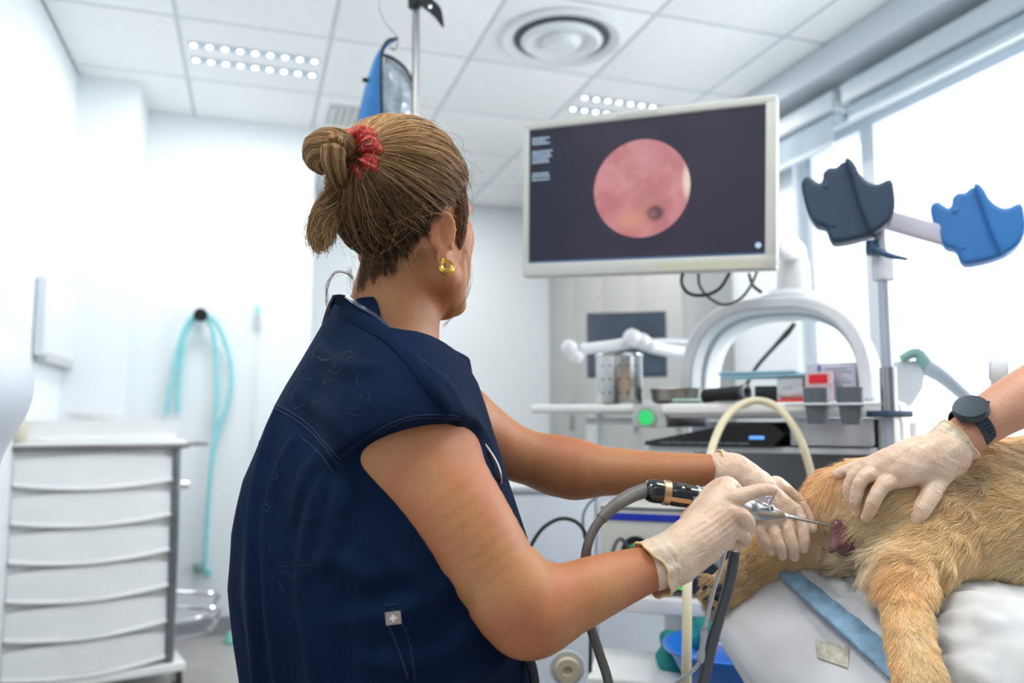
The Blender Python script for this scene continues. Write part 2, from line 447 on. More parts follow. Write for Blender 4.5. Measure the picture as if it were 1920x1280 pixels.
# ceiling fittings
LAMPG = flat_emit('lamp_glow', (1, .99, .96), 7)
def ceiling_light(cx, cy, label, n=9):
    L = thing('ceiling_light', label, 'light', (cx, cy, CEIL), group='recessed ceiling lights')
    MB().box(cx-.292, cx+.292, cy-.292, cy+.292, CEIL-.004, CEIL+.028, .003).build('housing', tilem, L)
    for s in (-1, 1):
        y = cy+s*.075
        ch = MB().box(cx-.27, cx+.27, y-.022, y+.022, CEIL-.010, CEIL-.0045, .002).build('louvre', mat('louvre', (.50, .62, .72), .3), L)
        for i in range(n):
            x = cx-.25+.5*i/(n-1)
            MB().lathe([(.0, -.015), (.009, -.0135), (.0115, -.0105)], (x, y, CEIL), (0, 0, 1), 16).build('lamp', LAMPG, ch)
ceiling_light(-.03, 3.59, 'recessed ceiling light with two rows of bright spots above the drawer cart')
ceiling_light(1.77, 3.59, 'recessed ceiling light just above the top edge of the large screen')
def disc(cx, cy):
    v = thing('air_diffuser', 'round white ceiling air diffuser with concentric rings', 'vent', (cx, cy, CEIL))
    wm = mat('diffuser_white', (.78, .81, .83), .4)
    MB().lathe([(.255, -.005), (.262, -.012), (.245, -.022), (.215, -.016), (.205, -.006), (.20, -.005)], (cx, cy, CEIL), (0, 0, 1), 64).build('outer_ring', wm, v)
    MB().lathe([(.203, -.0045), (.203, -.0055)], (cx, cy, CEIL), (0, 0, 1), 48).build('gap_shade', mat('diffuser_gap_shade', (.10, .12, .13), .6), v)  # flat dark disc painted in for the shade between the rings
    MB().lathe([(.166, -.010), (.172, -.018), (.150, -.034), (.112, -.020), (.106, -.0085)], (cx, cy, CEIL), (0, 0, 1), 64).build('middle_ring', wm, v)
    MB().lathe([(.078, -.008), (.082, -.020), (.06, -.046), (.0, -.05)], (cx, cy, CEIL), (0, 0, 1), 48).build('centre_cone', wm, v)
disc(1.19, 2.99)
vg = thing('air_grille', 'small slatted white air grille high behind the blue bag', 'vent', (.45, 4.13, CEIL))
MB().box(.33, .56, 3.99, 4.27, CEIL-.012, CEIL-.0045, .003).build('grille_frame', mat('grille_white', (.55, .58, .58), .5), vg)
for i in range(6):
    MB().box(.347+i*.036, .365+i*.036, 4.02, 4.24, CEIL-.022, CEIL-.012).build('slat', mat('grille_slat', (.75, .76, .75), .5), vg)
# ---------------------------------------------------------------- drawer cart
CF = frame((at(185, 790, 3.05).x, at(185, 790, 3.05).y, 0), -15)
cart = thing('drawer_cart', 'white drawer cart on casters with steel side rails', 'cart', CF(0, 0, 0))
dw = mat('drawer_white', (.84, .86, .85), .4, var=.03); lipm = mat('drawer_lip', (.93, .94, .94), .35, var=.02)
colm = mat('cart_column', (.20, .22, .25), .35, .7, var=.2, stretch=(1, 1, 6))
c = MB(CF); c.box(-.285, .285, .012, .46, .13, .955); c.build('carcass', dw, cart)
for x0, x1 in ((-.312, -.272), (.272, .300)):
    MB(CF).box(x0, x1, -.02, .03, .13, .958, .006).build('column', colm, cart)
MB(CF).box(.301, .318, .06, .44, .13, .955, .004).build('side_rail', mat('cart_side', (.55, .57, .60), .3, .6), cart)
MB(CF).box(-.325, .325, -.035, .48, .955, .968, .004).build('steel_edge', mat('edge_steel', (.22, .20, .20), .3, .8), cart)
MB(CF).box(-.318, .318, -.03, .475, .969, .985, .006).build('worktop', lipm, cart)
MB(CF).box(-.30, .345, -.03, .47, .095, .13, .008).build('base', lipm, cart)
z0 = .135; hh = .1355
for k in range(6):
    za = z0+k*hh; zb = za+hh-.006; n = 16; vs = []; fs = []
    for i in range(n+1):
        q = -1+2*i/n; x = q*.268; bow = .018*(1-q*q); 
        for (yy, zz) in ((-.002-bow*.3, zb-.022+.016*(1-q*q)), (-.006-bow*.5, zb-.030+.014*(1-q*q)), (-.010-bow*.8, (za+zb)/2), (-.012-bow, za+.018-.010*(1-q*q))):
            vs.append((x, yy, zz))
    for i in range(n):
        for j in range(3): fs.append((i*4+j, (i+1)*4+j, (i+1)*4+j+1, i*4+j+1))
    d = MB(CF).raw(vs, fs).build('drawer', dw, cart)
    MB(CF).tube([(q*.268, -.016-.020*(1-q*q), za+.022-.022*(1-q*q)) for q in np.linspace(-1, 1, 17)], .0075, 8).build('drawer_lip', lipm, d)
for x, y in ((-.24, .05), (.325, .03), (-.24, .42), (.325, .42)):
    ct_ = MB(CF).cyl((x-.012, y, .045), (x+.012, y, .045), .045).build('caster', RUBBER, cart)
    MB(CF).box(x-.02, x+.02, y-.02, y+.02, .045, .097, .006).build('caster_fork', CHROME, ct_)
MB(CF).tube([(.33, .10, .967), (.42, .10, .967), (.425, .35, .967)], .008, 10).build('push_handle', mat('handle_grey', (.25, .25, .25), .4), cart)
MB(CF).cyl((.32, .12, .80), (.355, .12, .80), .018).build('lock_knob', CHROME, cart)
for z, x1 in ((.37, .49), (.31, .50)):
    MB(CF).tube([(.318, .12, z), (x1-.06, .10, z-.015), (x1, .12, z-.03), (x1+.01, .18, z-.06), (x1-.03, .20, z-.13), (.33, .20, z-.14)], .010, 10, 6).build('bag_hoop', CHROME, cart)
# things standing on the cart
tray1 = thing('tray', 'pale plastic tray with raised rim lying on the drawer cart', 'tray', CF(.02, .2, .985))
m = MB(CF); m.prism([(-.24, 0), (.27, 0), (.30, .075), (.288, .075), (.262, .010), (-.232, .010), (-.258, .075), (-.27, .075)], .02, .40)
m.build('rim', mat('tray_plastic', (.86, .88, .88), .35, var=.04), tray1)
MB(CF).box(-.255, .285, .01, .022, .002+.0, .078).build('front_wall', MATS['tray_plastic'], tray1)
for o in tray1.children: o.data.transform(Matrix.Translation((0, 0, .986)))
kd = MB(CF).lathe([(.0, 1.015), (.06, 1.016), (.09, 1.03), (.105, 1.052), (.10, 1.054), (.0, 1.03)], (0, .2, 0), (0, 0, 1), 32).build('bowl', PLAST, None)
kd.data.transform(Matrix.Translation((0, 0, .045))); tag(kd, 'small white bowl lying in the tray on the drawer cart', 'bowl')
jr = MB(CF).lathe([(.03, .987), (.032, 1.0), (.032, 1.05), (.026, 1.06), (.027, 1.075), (0, 1.076)], (-.293+.03, -.003, 0), (0, 0, 1), 20).build('jar', mat('cream_jar', (.62, .58, .48), .4, var=.1), None)
tag(jr, 'small cream jar at the left corner of the drawer cart', 'jar')

# ---------------------------------------------------------------- hoses on the wall
aq = mat('aqua_hose', (.30, .68, .72), .4, var=.12, vscale=30, bump=.4, bscale=120)
def wy(px, py, Y=4.335):
    """point on the plane of the back wall, at world Y"""
    d = at(px, py, 1)-EYE; return EYE+d*(Y/d.y)
hs_ = thing('breathing_hose', 'aqua breathing hoses looped over a black wall hook behind the cart', 'hose', wy(376, 600))
def hose(P, r=.012): MB().tube([wy(x, y, Y) for x, y, Y in P], r, 12, 8).build('hose', aq, hs_)
hose([(312, 775, 4.33), (322, 720, 4.33), (335, 650, 4.31), (352, 605, 4.29), (376, 588, 4.285), (402, 600, 4.29), (422, 640, 4.31), (434, 690, 4.32), (430, 745, 4.33), (412, 800, 4.33), (400, 850, 4.33), (394, 900, 4.33), (388, 980, 4.33), (385, 1060, 4.33)])
hose([(334, 775, 4.33), (338, 700, 4.33), (345, 640, 4.31), (360, 604, 4.30), (378, 596, 4.30), (396, 612, 4.30), (405, 660, 4.32), (407, 740, 4.33), (403, 810, 4.33), (398, 860, 4.33)])
hk = MB().cyl(wy(376, 590, 4.369), wy(376, 590, 4.27), .022).cyl(wy(376, 590, 4.275), wy(376, 590, 4.262), .034).build('wall_hook', BLACK, None)
tag(hk, 'round black wall hook carrying the aqua hoses', 'hook')
for (x, y, m_) in ((370, 1063, mat('grey_connector', (.25, .35, .33), .4)), (388, 1070, aq)):
    MB().lathe([(.014, 0), (.022, .012), (.022, .045), (.014, .055)], wy(x, y+12, 4.33), (0, 0, 1), 20).build('connector', m_, hs_)
vl = thing('vacuum_outlet', 'thin white drop cord with small grey fitting high on the back wall', 'outlet', wy(483, 600, 4.36))
MB().cyl(wy(483, 618, 4.35), wy(483, 590, 4.35), .014).build('fitting', GREYP, vl)
MB().cyl(wy(483, 592, 4.35), wy(483, 572, 4.35), .010).build('plug', aq, vl)
MB().tube([wy(483, 618, 4.35), wy(481, 760, 4.355), wy(478, 900, 4.355)], .004, 8, 4).build('cord', PLAST, vl)
# dispenser on the left wall
def wx(px, py, X):
    d = at(px, py, 1)-EYE; return EYE+d*(X/d.x)
a, b = wx(92, 515, XL+.045), wx(158, 690, XL+.045)
dp_ = thing('paper_dispenser', 'flat white dispenser box mounted on the left wall', 'dispenser', (XL+.05, (a.y+b.y)/2, b.z))
MB().box(XL+.001, XL+.045, min(a.y, b.y), max(a.y, b.y), b.z, a.z, .012).build('housing', mat('dispenser_white', (.72, .77, .82), .4), dp_)
MB().box(XL+.008, XL+.047, min(a.y, b.y)+.03, max(a.y, b.y)-.03, b.z-.02, b.z+.02, .004).build('slot', GREYP, dp_)
# green blob on the floor and wall socket behind the woman
gf = MB().lathe([(.03, 0), (.035, .01), (.02, .05), (0, .055)], (wy(432, 1215, 4.2).x, 4.2, 0), (0, 0, 1), 20).build('rubber_foot', mat('aqua_rubber', (.25, .62, .55), .5), None)
tag(gf, 'small aqua rubber cup on the floor beside the back wall', 'cup')
lamp_ = thing('wall_socket', 'grey wall socket strip just behind the navy shoulder', 'socket', (.3, 4.9, 1.2))
MB().box(.291, .315, 4.75, 5.1, 1.10, 1.22, .006).build('plate', GREYP, lamp_)
for yy in (4.83, 5.0): MB().cyl((.314, yy, 1.16), (.320, yy, 1.16), .025).build('outlet', DGREY, lamp_)

# ---------------------------------------------------------------- colleague in a white coat at the left edge
wc = thing('person', 'colleague in a white coat cut off by the left edge', 'person', at(-150, 1800, 1.5))
coat = SDF(nat(-170, 900, 1.400)-np.array([.38, .38, .52]), nat(-170, 900, 1.400)+np.array([.38, .38, .45]), .008)
coat.ell(nat(-230, 760, 1.440), (.135, .13, .26), None, .05); coat.ell(nat(-220, 1150, 1.440), (.135, .14, .36), None, .08)
coat.limb([(nat(-60, 685, 1.392), .085), (nat(-30, 730, 1.376), .074), (nat(-75, 850, 1.360), .062), (nat(-90, 1000, 1.328), .055)], .04)
coat.warp(lambda X, Y, Z: .005*wob(X, Y, Z, 30, 81))
coat.mesh('white_coat', mat('coat_cotton', (.74, .80, .88), .9, var=.03), wc)
hd = SDF(nat(-215, 470, 1.440)-.22, nat(-215, 470, 1.440)+.22, .006)
hd.ell(nat(-215, 440, 1.440), (.075, .095, .115), None, .02); hd.cone(nat(-215, 500, 1.440), nat(-222, 620, 1.440), .05, .065, .03)
hd.cone(nat(-205, 440, 1.368), nat(-203, 460, 1.360), .010, .013, .01)
hd.mesh('head', SKIN2_ if 'SKIN2_' in globals() else mat('skin_plain', (.60, .36, .25), .5, var=.05, sss=.2), wc)
hr = SDF(nat(-215, 430, 1.440)-.16, nat(-215, 430, 1.440)+.16, .006); hr.ell(nat(-215, 420, 1.452), (.084, .096, .108), None, .0); hr.plane(nat(-215, 450, 1.408), np.array([-.2, -.6, -.5]), .02)
hr.mesh('hair', mat('dark_hair', (.03, .02, .015), .6, var=.3, bump=.5, bscale=200), wc)
hn = SDF(nat(-110, 1080, 1.296)-.12, nat(-110, 1080, 1.296)+.12, .004)
hn.limb([(nat(-90, 990, 1.328), .03), (nat(-105, 1060, 1.312), .030), (nat(-112, 1100, 1.296), .034)], .01)
for k in range(4): hn.limb([(nat(-130+k*15, 1110, 1.296), .010), (nat(-133+k*16, 1145, 1.288), .009), (nat(-130+k*15, 1172-abs(k-1.5)*6, 1.280), .0075)], .004)
hn.limb([(nat(-80, 1070, 1.296), .012), (nat(-66, 1105, 1.280), .010), (nat(-68, 1130, 1.272), .008)], .006)
hn.mesh('hand', MATS['skin_plain'], wc)

p0_ = nat(-220, 1150, 1.44); lgs = SDF([p0_[0]-.22, p0_[1]-.22, -.01], [p0_[0]+.22, p0_[1]+.26, p0_[2]+.1], .009)
for k in (-.085, .085):
    lgs.limb([(np.array([p0_[0]+k*.6, p0_[1]+k*.3, p0_[2]-.02]), .085), (np.array([p0_[0]+k, p0_[1]+k*.3, .48]), .062), (np.array([p0_[0]+k, p0_[1]+k*.3, .06]), .045)], .03)
lgs.mesh('trousers', mat('white_trousers', (.70, .74, .80), .9, var=.03), wc)
for k in (-.085, .085):
    c_ = np.array([p0_[0]+k, p0_[1]+k*.3, 0]); sg = SDF(c_-np.array([.1, .2, .01]), c_+np.array([.1, .2, .12]), .006)
    sg.limb([(c_+np.array([0, -.03, .045]), .04), (c_+np.array([0, .08, .042]), .038), (c_+np.array([0, .14, .034]), .03)], .01); sg.plane(c_+np.array([0, 0, .004]), (0, 0, -1), .002)
    sg.mesh('shoe', PLAST, wc)

# ---------------------------------------------------------------- drip stand with hanging pressure bag
PB = at(779, 120, 2.2); iv = thing('drip_stand', 'steel drip stand with black clamp rising behind her head', 'stand', (PB.x, PB.y, 0))
MB().cyl((PB.x, PB.y, .06), (PB.x, PB.y, at(779, -40, 2.2).z), .0105).build('pole', mat('pole_steel', (.36, .36, .35), .3, .9, var=.1), iv)
for k in range(5):
    a = 2*math.pi*k/5+.3; e = Vector((PB.x+.26*math.cos(a), PB.y+.26*math.sin(a), .05))
    l_ = MB().tube([(PB.x, PB.y, .09), e+Vector((0, 0, .03))], .012, 8).build('leg', CHROME, iv)
    MB().cyl(e-Vector((.01, 0, 0.02)), e+Vector((.01, 0, -.02)), .03).build('caster', RUBBER, l_)
MB().lathe([(.0, 0), (.018, .001), (.019, .05), (.0, .055)], at(777, 14, 2.2), (0, 0, 1), 20).build('clamp', BLACK, iv)
arm_p = [at(786, -6, 2.19), at(800, 5, 2.17), (at(818, 22, 2.15)), at(831, 50, 2.13)]
hw = [.016, .017, .015, .003]; vs = []; fs = []
P, Rw = catmull([Vector(p) for p in arm_p], hw, 6)
for i, p in enumerate(P):
    t = (P[min(i+1, len(P)-1)]-P[max(i-1, 0)]).normalized(); n_ = t.cross(FW).normalized()
    for s1 in (-1, 1):
        for s2_ in (-1, 1): vs.append(tuple(p+n_*Rw[i]*s1+FW*.004*s2_))
for i in range(len(P)-1):
    a = i*4
    for (u, v_) in ((0, 1), (1, 3), (3, 2), (2, 0)): fs.append((a+u, a+v_, a+4+v_, a+4+u))
ho = MB().raw(vs, fs+[(0, 1, 3, 2), (len(vs)-4, len(vs)-3, len(vs)-1, len(vs)-2)]).build('hook_arm', BLACK, iv, ang=50)
for (x, y) in ((807, 13), (819, 30)): MB().lathe([(.0055, 0), (.0055, .003), (.003, .0035), (.003, 0)], at(x, y, 2.15), -FW, 16).build('rivet', CHROME, ho)
sh_ = MB().tube([at(735, -20, 2.2), at(716, -8, 2.2), at(711, 15, 2.2), at(722, 42, 2.2), at(742, 66, 2.2), at(746, 82, 2.2), at(740, 93, 2.2), at(731, 90, 2.2)], .0024, 10, 8).build('wire_hook', MATS['pole_steel'], None)
tag(sh_, 'bent steel wire hook holding the blue pressure bag', 'hook')
MB().tube([at(779, -12, 2.2), at(755, -22, 2.2), at(735, -20, 2.2)], .0030, 8, 4).build('cross_arm', CHROME, iv)
bag = thing('pressure_bag', 'blue pressure infusion bag with clear window hanging behind her head', 'bag', at(725, 330, 2.2))
blu = mat('bag_blue', (.03, .24, .62), .45, var=.25, vscale=9, bump=.3, bscale=14, bdist=.01); clrw = mat('bag_window', (.42, .52, .62), .12, var=.4, vscale=22, bump=1.0, bscale=25, bdist=.01, coat=.5, trans=.25); blk = mat('black_binding', (.012, .012, .016), .7)
def panel(Lp, Rp, name, m, bul):
    A1, _ = catmull([Vector(nat(*p)) for p in Lp], [0]*len(Lp), 6); B1, _ = catmull([Vector(nat(*p)) for p in Rp], [0]*len(Rp), 6); K = 10; vs = []; fs = []; n = len(A1)
    for th_ in (0, 1):
        for i in range(n):
            for j in range(K+1):
                q = j/K; vs.append(tuple(A1[i].lerp(B1[i], q)-FW*(bul*math.sin(q*math.pi)*math.sin(min(1, i/n*2.2)*math.pi/2)-(.002 if th_ else 0))))
    W_ = K+1
    for th_ in (0, 1):
        o_ = th_*n*W_
        for i in range(n-1):
            for j in range(K): fs.append((o_+i*W_+j, o_+(i+1)*W_+j, o_+(i+1)*W_+j+1, o_+i*W_+j+1))
    return MB().raw(vs, fs).build(name, m, bag, ang=80)
panel([(736, 74, 2.2), (712, 92, 2.2), (694, 130, 2.21), (680, 180, 2.22), (671, 230, 2.23), (668, 300, 2.23), (680, 370, 2.22)], [(742, 76, 2.19), (722, 92, 2.18), (716, 130, 2.17), (716, 180, 2.17), (717, 230, 2.17), (718, 300, 2.17), (716, 370, 2.19)], 'blue_panel', blu, .012)
panel([(722, 104, 2.18), (718, 135, 2.17), (717, 180, 2.17), (717, 230, 2.17), (718, 300, 2.17), (716, 370, 2.19)], [(726, 106, 2.19), (760, 132, 2.22), (775, 180, 2.24), (781, 230, 2.25), (780, 300, 2.25), (760, 370, 2.22)], 'clear_panel', clrw, .02)
MB().tube([at(746, 72, 2.19), at(728, 76, 2.18), at(717, 95, 2.165), at(715, 135, 2.162), at(715, 180, 2.162), at(717, 240, 2.162), at(718, 310, 2.165)], .0042, 8, 6).build('binding', blk, bag)
MB().tube([at(720, 103, 2.165), at(740, 112, 2.18), at(762, 132, 2.21), at(776, 170, 2.235), at(781, 230, 2.245)], [.005, .005, .004, .003, .002], 8, 6).build('binding', blk, bag)
MB().cyl(at(680, 150, 2.205), at(690, 150, 2.205), .006).build('valve', blk, bag)
# ---------------------------------------------------------------- large screen
_bl, _br, _tl = at(979, 520, 2.07), at(1456, 505, 1.82), at(984, 232, 2.07)
mu = (_br-_bl); mW = mu.length; mu.normalize(); mv = (_tl-_bl); mv = (mv-mu*mv.dot(mu)); mH = .402; mv.normalize(); mn = mu.cross(mv)
if mn.dot(FW) > 0: mn = -mn
MF = lambda x, y, z: _bl+mu*x+mv*y+mn*z            # z towards the viewer
mon = thing('monitor', 'large white-framed screen showing a round pink scope picture', 'monitor', MF(mW/2, 0, 0))
fm = mat('monitor_frame', (.60, .61, .57), .4, var=.03); dk = mat('screen_glass', (.012, .012, .022), .12, var=.2)
ix0, ix1, iy0, iy1 = .016, mW-.026, .036, mH-.022
f = MB(MF); f.box(0, mW, 0, iy0, -.05, 0, .006).box(0, mW, iy1, mH, -.05, 0, .006).box(0, ix0, .004, mH-.004, -.049, -.0005, .005).box(ix1, mW, .004, mH-.004, -.049, -.0005, .005)
f.build('frame', fm, mon)
MB(MF).box(.01, mW-.01, .01, mH-.01, -.055, -.012, .005).build('back_shell', fm, mon)
def m_emit(name, nodesfn, s=1.0):
    m = bpy.data.materials.new(name); m.use_nodes = True; nt = m.node_tree; b = nt.nodes['Principled BSDF']
    b.inputs['Base Color'].default_value = (.01, .01, .015, 1); b.inputs['Roughness'].default_value = .4; b.inputs['Specular IOR Level'].default_value = .25
    c = nodesfn(nt); nt.links.new(c, b.inputs['Emission Color']); b.inputs['Emission Strength'].default_value = s
    return m
def bgn(nt):
    tc = nt.nodes.new('ShaderNodeTexCoord'); n = nt.nodes.new('ShaderNodeTexNoise'); n.inputs['Scale'].default_value = 4; nt.links.new(tc.outputs['Object'], n.inputs['Vector'])
    r = nt.nodes.new('ShaderNodeValToRGB'); r.color_ramp.elements[0].color = (.012, .013, .030, 1); r.color_ramp.elements[1].color = (.032, .024, .046, 1); r.color_ramp.elements[0].position = .35; r.color_ramp.elements[1].position = .7
    nt.links.new(n.outputs['Fac'], r.inputs[0]); return r.outputs[0]
scr = MB(MF).box(ix0-.002, ix1+.002, iy0-.002, iy1+.002, -.012, -.008).build('screen', m_emit('screen_background', bgn, .8), mon)
SC_W = ix1-ix0; SC_H = iy1-iy0
# round scope picture, drawn in its own plane
def place_local(name, mb, m, cx, cy, z, parent):
    o = mb.build(name, m, None, ang=180)
    Mx = Matrix((mu, mv, mn)).transposed().to_4x4(); Mx.translation = MF(cx, cy, z); 
    child(o, parent); o.matrix_basis = Mx
    return o
def discn(nt):
    tc = nt.nodes.new('ShaderNodeTexCoord'); L = nt.links.new; N = nt.nodes.new
    def dist(c, sc):
        mp = N('ShaderNodeMapping'); mp.vector_type = 'TEXTURE'; mp.inputs['Location'].default_value = (*c, 0); mp.inputs['Scale'].default_value = (*sc, 1); L(tc.outputs['Object'], mp.inputs[0])
        ln = N('ShaderNodeVectorMath'); ln.operation = 'LENGTH'; L(mp.outputs[0], ln.inputs[0]); return ln.outputs['Value']
    n = N('ShaderNodeTexNoise'); n.inputs['Scale'].default_value = 18; n.inputs['Detail'].default_value = 3; n.inputs['Distortion'].default_value = .6; L(tc.outputs['Object'], n.inputs['Vector'])
    r = N('ShaderNodeValToRGB'); r.color_ramp.elements[0].position = .35; r.color_ramp.elements[1].position = .68
    r.color_ramp.elements[0].color = (.44, .16, .175, 1); r.color_ramp.elements[1].color = (.56, .25, .26, 1); L(n.outputs['Fac'], r.inputs[0])
    def over(base, d, lo, hi, colr, amt):
        mr = N('ShaderNodeMapRange'); mr.interpolation_type = 'SMOOTHSTEP'; mr.inputs['From Min'].default_value = lo; mr.inputs['From Max'].default_value = hi; mr.inputs['To Min'].default_value = amt; mr.inputs['To Max'].default_value = 0; L(d, mr.inputs['Value'])
        mx = N('ShaderNodeMix'); mx.data_type = 'RGBA'; L(mr.outputs[0], mx.inputs[0]); L(base, mx.inputs[6]); mx.inputs[7].default_value = (*colr, 1); return mx.outputs[2]
    c = over(r.outputs[0], dist((-.02, -.075), (.07, .05)), 0, 1, (.62, .30, .20), .7)
    c = over(c, dist((.02, -.035), (.06, .06)), .2, 1, (.40, .15, .13), .6)
    c = over(c, dist((.036, -.062), (.030, .026)), .35, 1, (.10, .05, .06), .95)
    c = over(c, dist((.030, -.064), (.016, .014)), .2, 1, (.26, .13, .13), .8)
    c = over(c, dist((.113, .01), (.018, .060)), .2, 1, (.80, .62, .55), .9)
    e = over(c, dist((0, 0), (.122, .122)), 0, 1, (0, 0, 0), 0)
    return e
DR = .1190
dd_ = MB().lathe([(DR+.0010, .0), (DR, .0006), (0, .0006)], (0, 0, 0), (0, 0, 1), 72)
place_local('scope_picture', dd_, m_emit('scope_picture_glow', discn, .95), ix0+SC_W*.503, iy0+SC_H*.503, -.0076, scr)
# small rows of on-screen text, too small to read
tm = flat_emit('screen_text_glow', (.45, .62, .80), .9)
tx = MB(MF); r_ = random.Random(3)
for row, y in enumerate([.965, .945, .925, .865, .845, .825, .805, .785, .700, .680, .655]):
    x = .012
    while x < .075+.02*r_.random():
        w_ = .004+.010*r_.random(); yy = iy0+SC_H*y-.010
        tx.box(ix0+x*.6, ix0+(x+w_)*.6, yy-.0017, yy+.0017, -.0079, -.0075); x += w_+.003
    
t_ = tx.build('screen_text', tm, scr); t_['kind'] = 'stuff'
MB(MF).box(ix0, ix1, iy0, iy0+.005, -.0079, -.0074).build('status_bar', flat_emit('status_bar_glow', (.05, .11, .22), 1), scr)
ic = MB(MF).lathe([(.005, 0), (.005, .0004), (.007, .0004), (.007, 0)], (ix1-.015, iy0+.022, -.0078), (0, 0, 1), 24)
ic.box(ix1-.018, ix1-.012, iy0+.021, iy0+.023, -.0079, -.0073); ic.build('screen_icon', tm, scr)
MB(MF).box(mW*.56, mW*.93, .006, .024, -.001, .0006).build('label_strip', mat('label_cream', (.58, .60, .46), .5), mon)
MB(MF).box(mW*.40, mW*.56, mH-.016, mH-.008, -.001, .0006).build('label_strip', mat('label_grey', (.48, .50, .48), .5), mon)
for k in range(5): MB(MF).box(mW*(.945+.008*k), mW*(.949+.008*k), .013, .017, 0, .0008).build('button', GREYP, mon)

# ---------------------------------------------------------------- endoscopy trolley
TO = at(1446, 750, 2.0); TO.z = 0; TFm = frame(TO, 47)
tr = thing('endoscopy_trolley', 'white equipment trolley with arched top carrying the large screen', 'trolley', TFm(0, .2, 0))
tw_ = mat('trolley_white', (.70, .73, .76), .35, var=.03); tg = mat('trolley_grey', (.50, .52, .55), .4, var=.05)
def arch(y0, y1, ro, ri, name, m, hx=.235, hz=.262, zb=1.112):
    n = 40; o_ = []; i_ = []
    for k in range(n+1):
        a = math.pi*k/n; ca, sa = math.cos(a), math.sin(a); e = .72
        X = math.copysign(abs(ca)**e, ca); Z_ = sa**e
        o_.append((X*(hx+ro), Z_*(hz+ro))); i_.append((X*(hx-ri), Z_*(hz-ri)))
    vs = []; fs = []
    for (a, b) in zip(o_, i_):
        for yy, q in ((y0, 0), (y1, 0)):
            vs.append((a[0], yy, zb+a[1])); vs.append((b[0], yy, zb+b[1]))
    for k in range(n):
        a = k*4; b = a+4
        fs += [(a, a+2, b+2, b), (a+1, b+1, b+3, a+3), (a, b, b+1, a+1), (a+2, a+3, b+3, b+2)]
    fs += [(0, 1, 3, 2), (n*4, n*4+2, n*4+3, n*4+1)]
    o = MB(TFm).raw(vs, fs).build(name, m, tr, ang=40)
    md = o.modifiers.new('soft edges', 'BEVEL'); md.width = .008; md.segments = 3; md.limit_method = 'ANGLE'; md.angle_limit = math.radians(50)
    return o
arch(.0, .095, .0, .032, 'arch_band', tw_); arch(.104, .190, -.004, .040, 'arch_band', tw_); arch(.200, .300, .0, .030, 'arch_band', tw_)
arch(.01, .285, -.010, .026, 'arch_core', tg)
# top table and wing
MB(TFm).box(-.24, .30, -.11, .36, 1.068, 1.106, .012).build('table_top', PLAST, tr)
MB(TFm).box(-.245, .20, -.125, -.105, 1.078, 1.104, .008).build('rim_bar', mat('rim_bright', (.85, .84, .82), .3), tr)
MB(TFm).box(-.62, -.32, -.12, .22, 1.082, 1.106, .010).build('side_shelf', PLAST, tr)
MB(TFm).box(-.325, -.235, -.115, .25, 1.045, 1.104, .004).build('hinge_housing', GREYP, tr)
MB(TFm).box(-.50, -.27, -.02, .2, 1.052, 1.070, .006).build('drawer_slide', tw_, tr)
pl_ = MB(TFm).cyl((-.285, -.116, 1.070), (-.285, -.122, 1.070), .026, n=28).build('power_button', mat('button_ring', (.35, .38, .36), .4), tr)
MB(TFm).cyl((-.285, -.1215, 1.070), (-.285, -.1255, 1.070), .019, n=28).build('button_lamp', flat_emit('green_lamp', (.02, .65, .16), .9), pl_)
MB(TFm).box(.06, .235, -.10, .36, 1.004, 1.066, .004).build('side_panel', tg, tr)
MB(TFm).box(-.30, .24, -.09, .36, .985, 1.0, .004).build('shelf', tw_, tr)
MB(TFm).box(-.30, .24, -.06, .36, .855, .870, .004).build('shelf', tw_, tr)
MB(TFm).box(-.30, .24, -.09, .36, .585, .640, .006).build('shelf', PLAST, tr)
MB(TFm).box(-.30, .30, -.09, .36, .10, .14, .01).build('base', tw_, tr)
MB(TFm).box(.241, .302, -.03, .36, .14, 1.07, .015).build('side_column', PLAST, tr)
MB(TFm).box(.262, .290, -.10, -.065, .87, 1.067, .005).build('front_post', PLAST, tr)
MB(TFm).box(-.30, .24, .33, .36, .14, 1.06).build('back_panel', tg, tr)
MB(TFm).box(-.29, -.10, .0, .33, .14, .585, .006).build('cabinet', tw_, tr)
for k in range(11): MB(TFm).box(-.235, -.125, -.006, -.0005, .38+k*.018, .387+k*.018).build('louvre_slat', GREYP, tr)
MB(TFm).box(-.095, .04, .10, .33, .14, .585, .004).build('cabinet', DGREY, tr)  # solid dark grey block standing in for the shade of an open gap
for x, y in ((-.25, -.03), (.25, -.03), (-.25, .30), (.25, .30)):
    cs = MB(TFm).cyl((x-.015, y, .05), (x+.015, y, .05), .05).build('caster', RUBBER, tr)
    MB(TFm).box(x-.02, x+.02, y-.02, y+.02, .05, .102, .005).build('caster_fork', GREYP, cs)
# screen arm: plate, column, tilt block
MB(TFm).lathe([(.0, 0), (.085, .0), (.085, .012), (.06, .026), (.045, .032), (.0, .034)], (.03, .11, 1.372), (0, 0, 1), 40).build('turntable', tw_, tr)
MB(TFm).lathe([(.040, 0), (.042, .01), (.040, .075), (.034, .09), (0, .095)], (.045, .11, 1.40), (0, 0, 1), 40).build('arm_column', PLAST, tr)
p0 = TFm(.045, .11, 1.475); p1 = MF(mW*.97, .06, -.055)
MB().tube([p0, p0+Vector((0, 0, .03)), p1+Vector((0, 0, .03))-mn*.04, p1+Vector((0, 0, .05))], [.030, .034, .030, .026], 16, 5).build('tilt_arm', PLAST, tr)
cb = thing('monitor_cable', 'loose dark cable loops hanging below the large screen', 'cable', at(1340, 560, 1.93))
MB().tube([at(1282, 505, 1.93), at(1278, 530, 1.93), at(1292, 550, 1.93), at(1322, 553, 1.93), at(1350, 540, 1.93), at(1370, 508, 1.93)], .0042, 10, 8).build('cable', BLACK, cb)
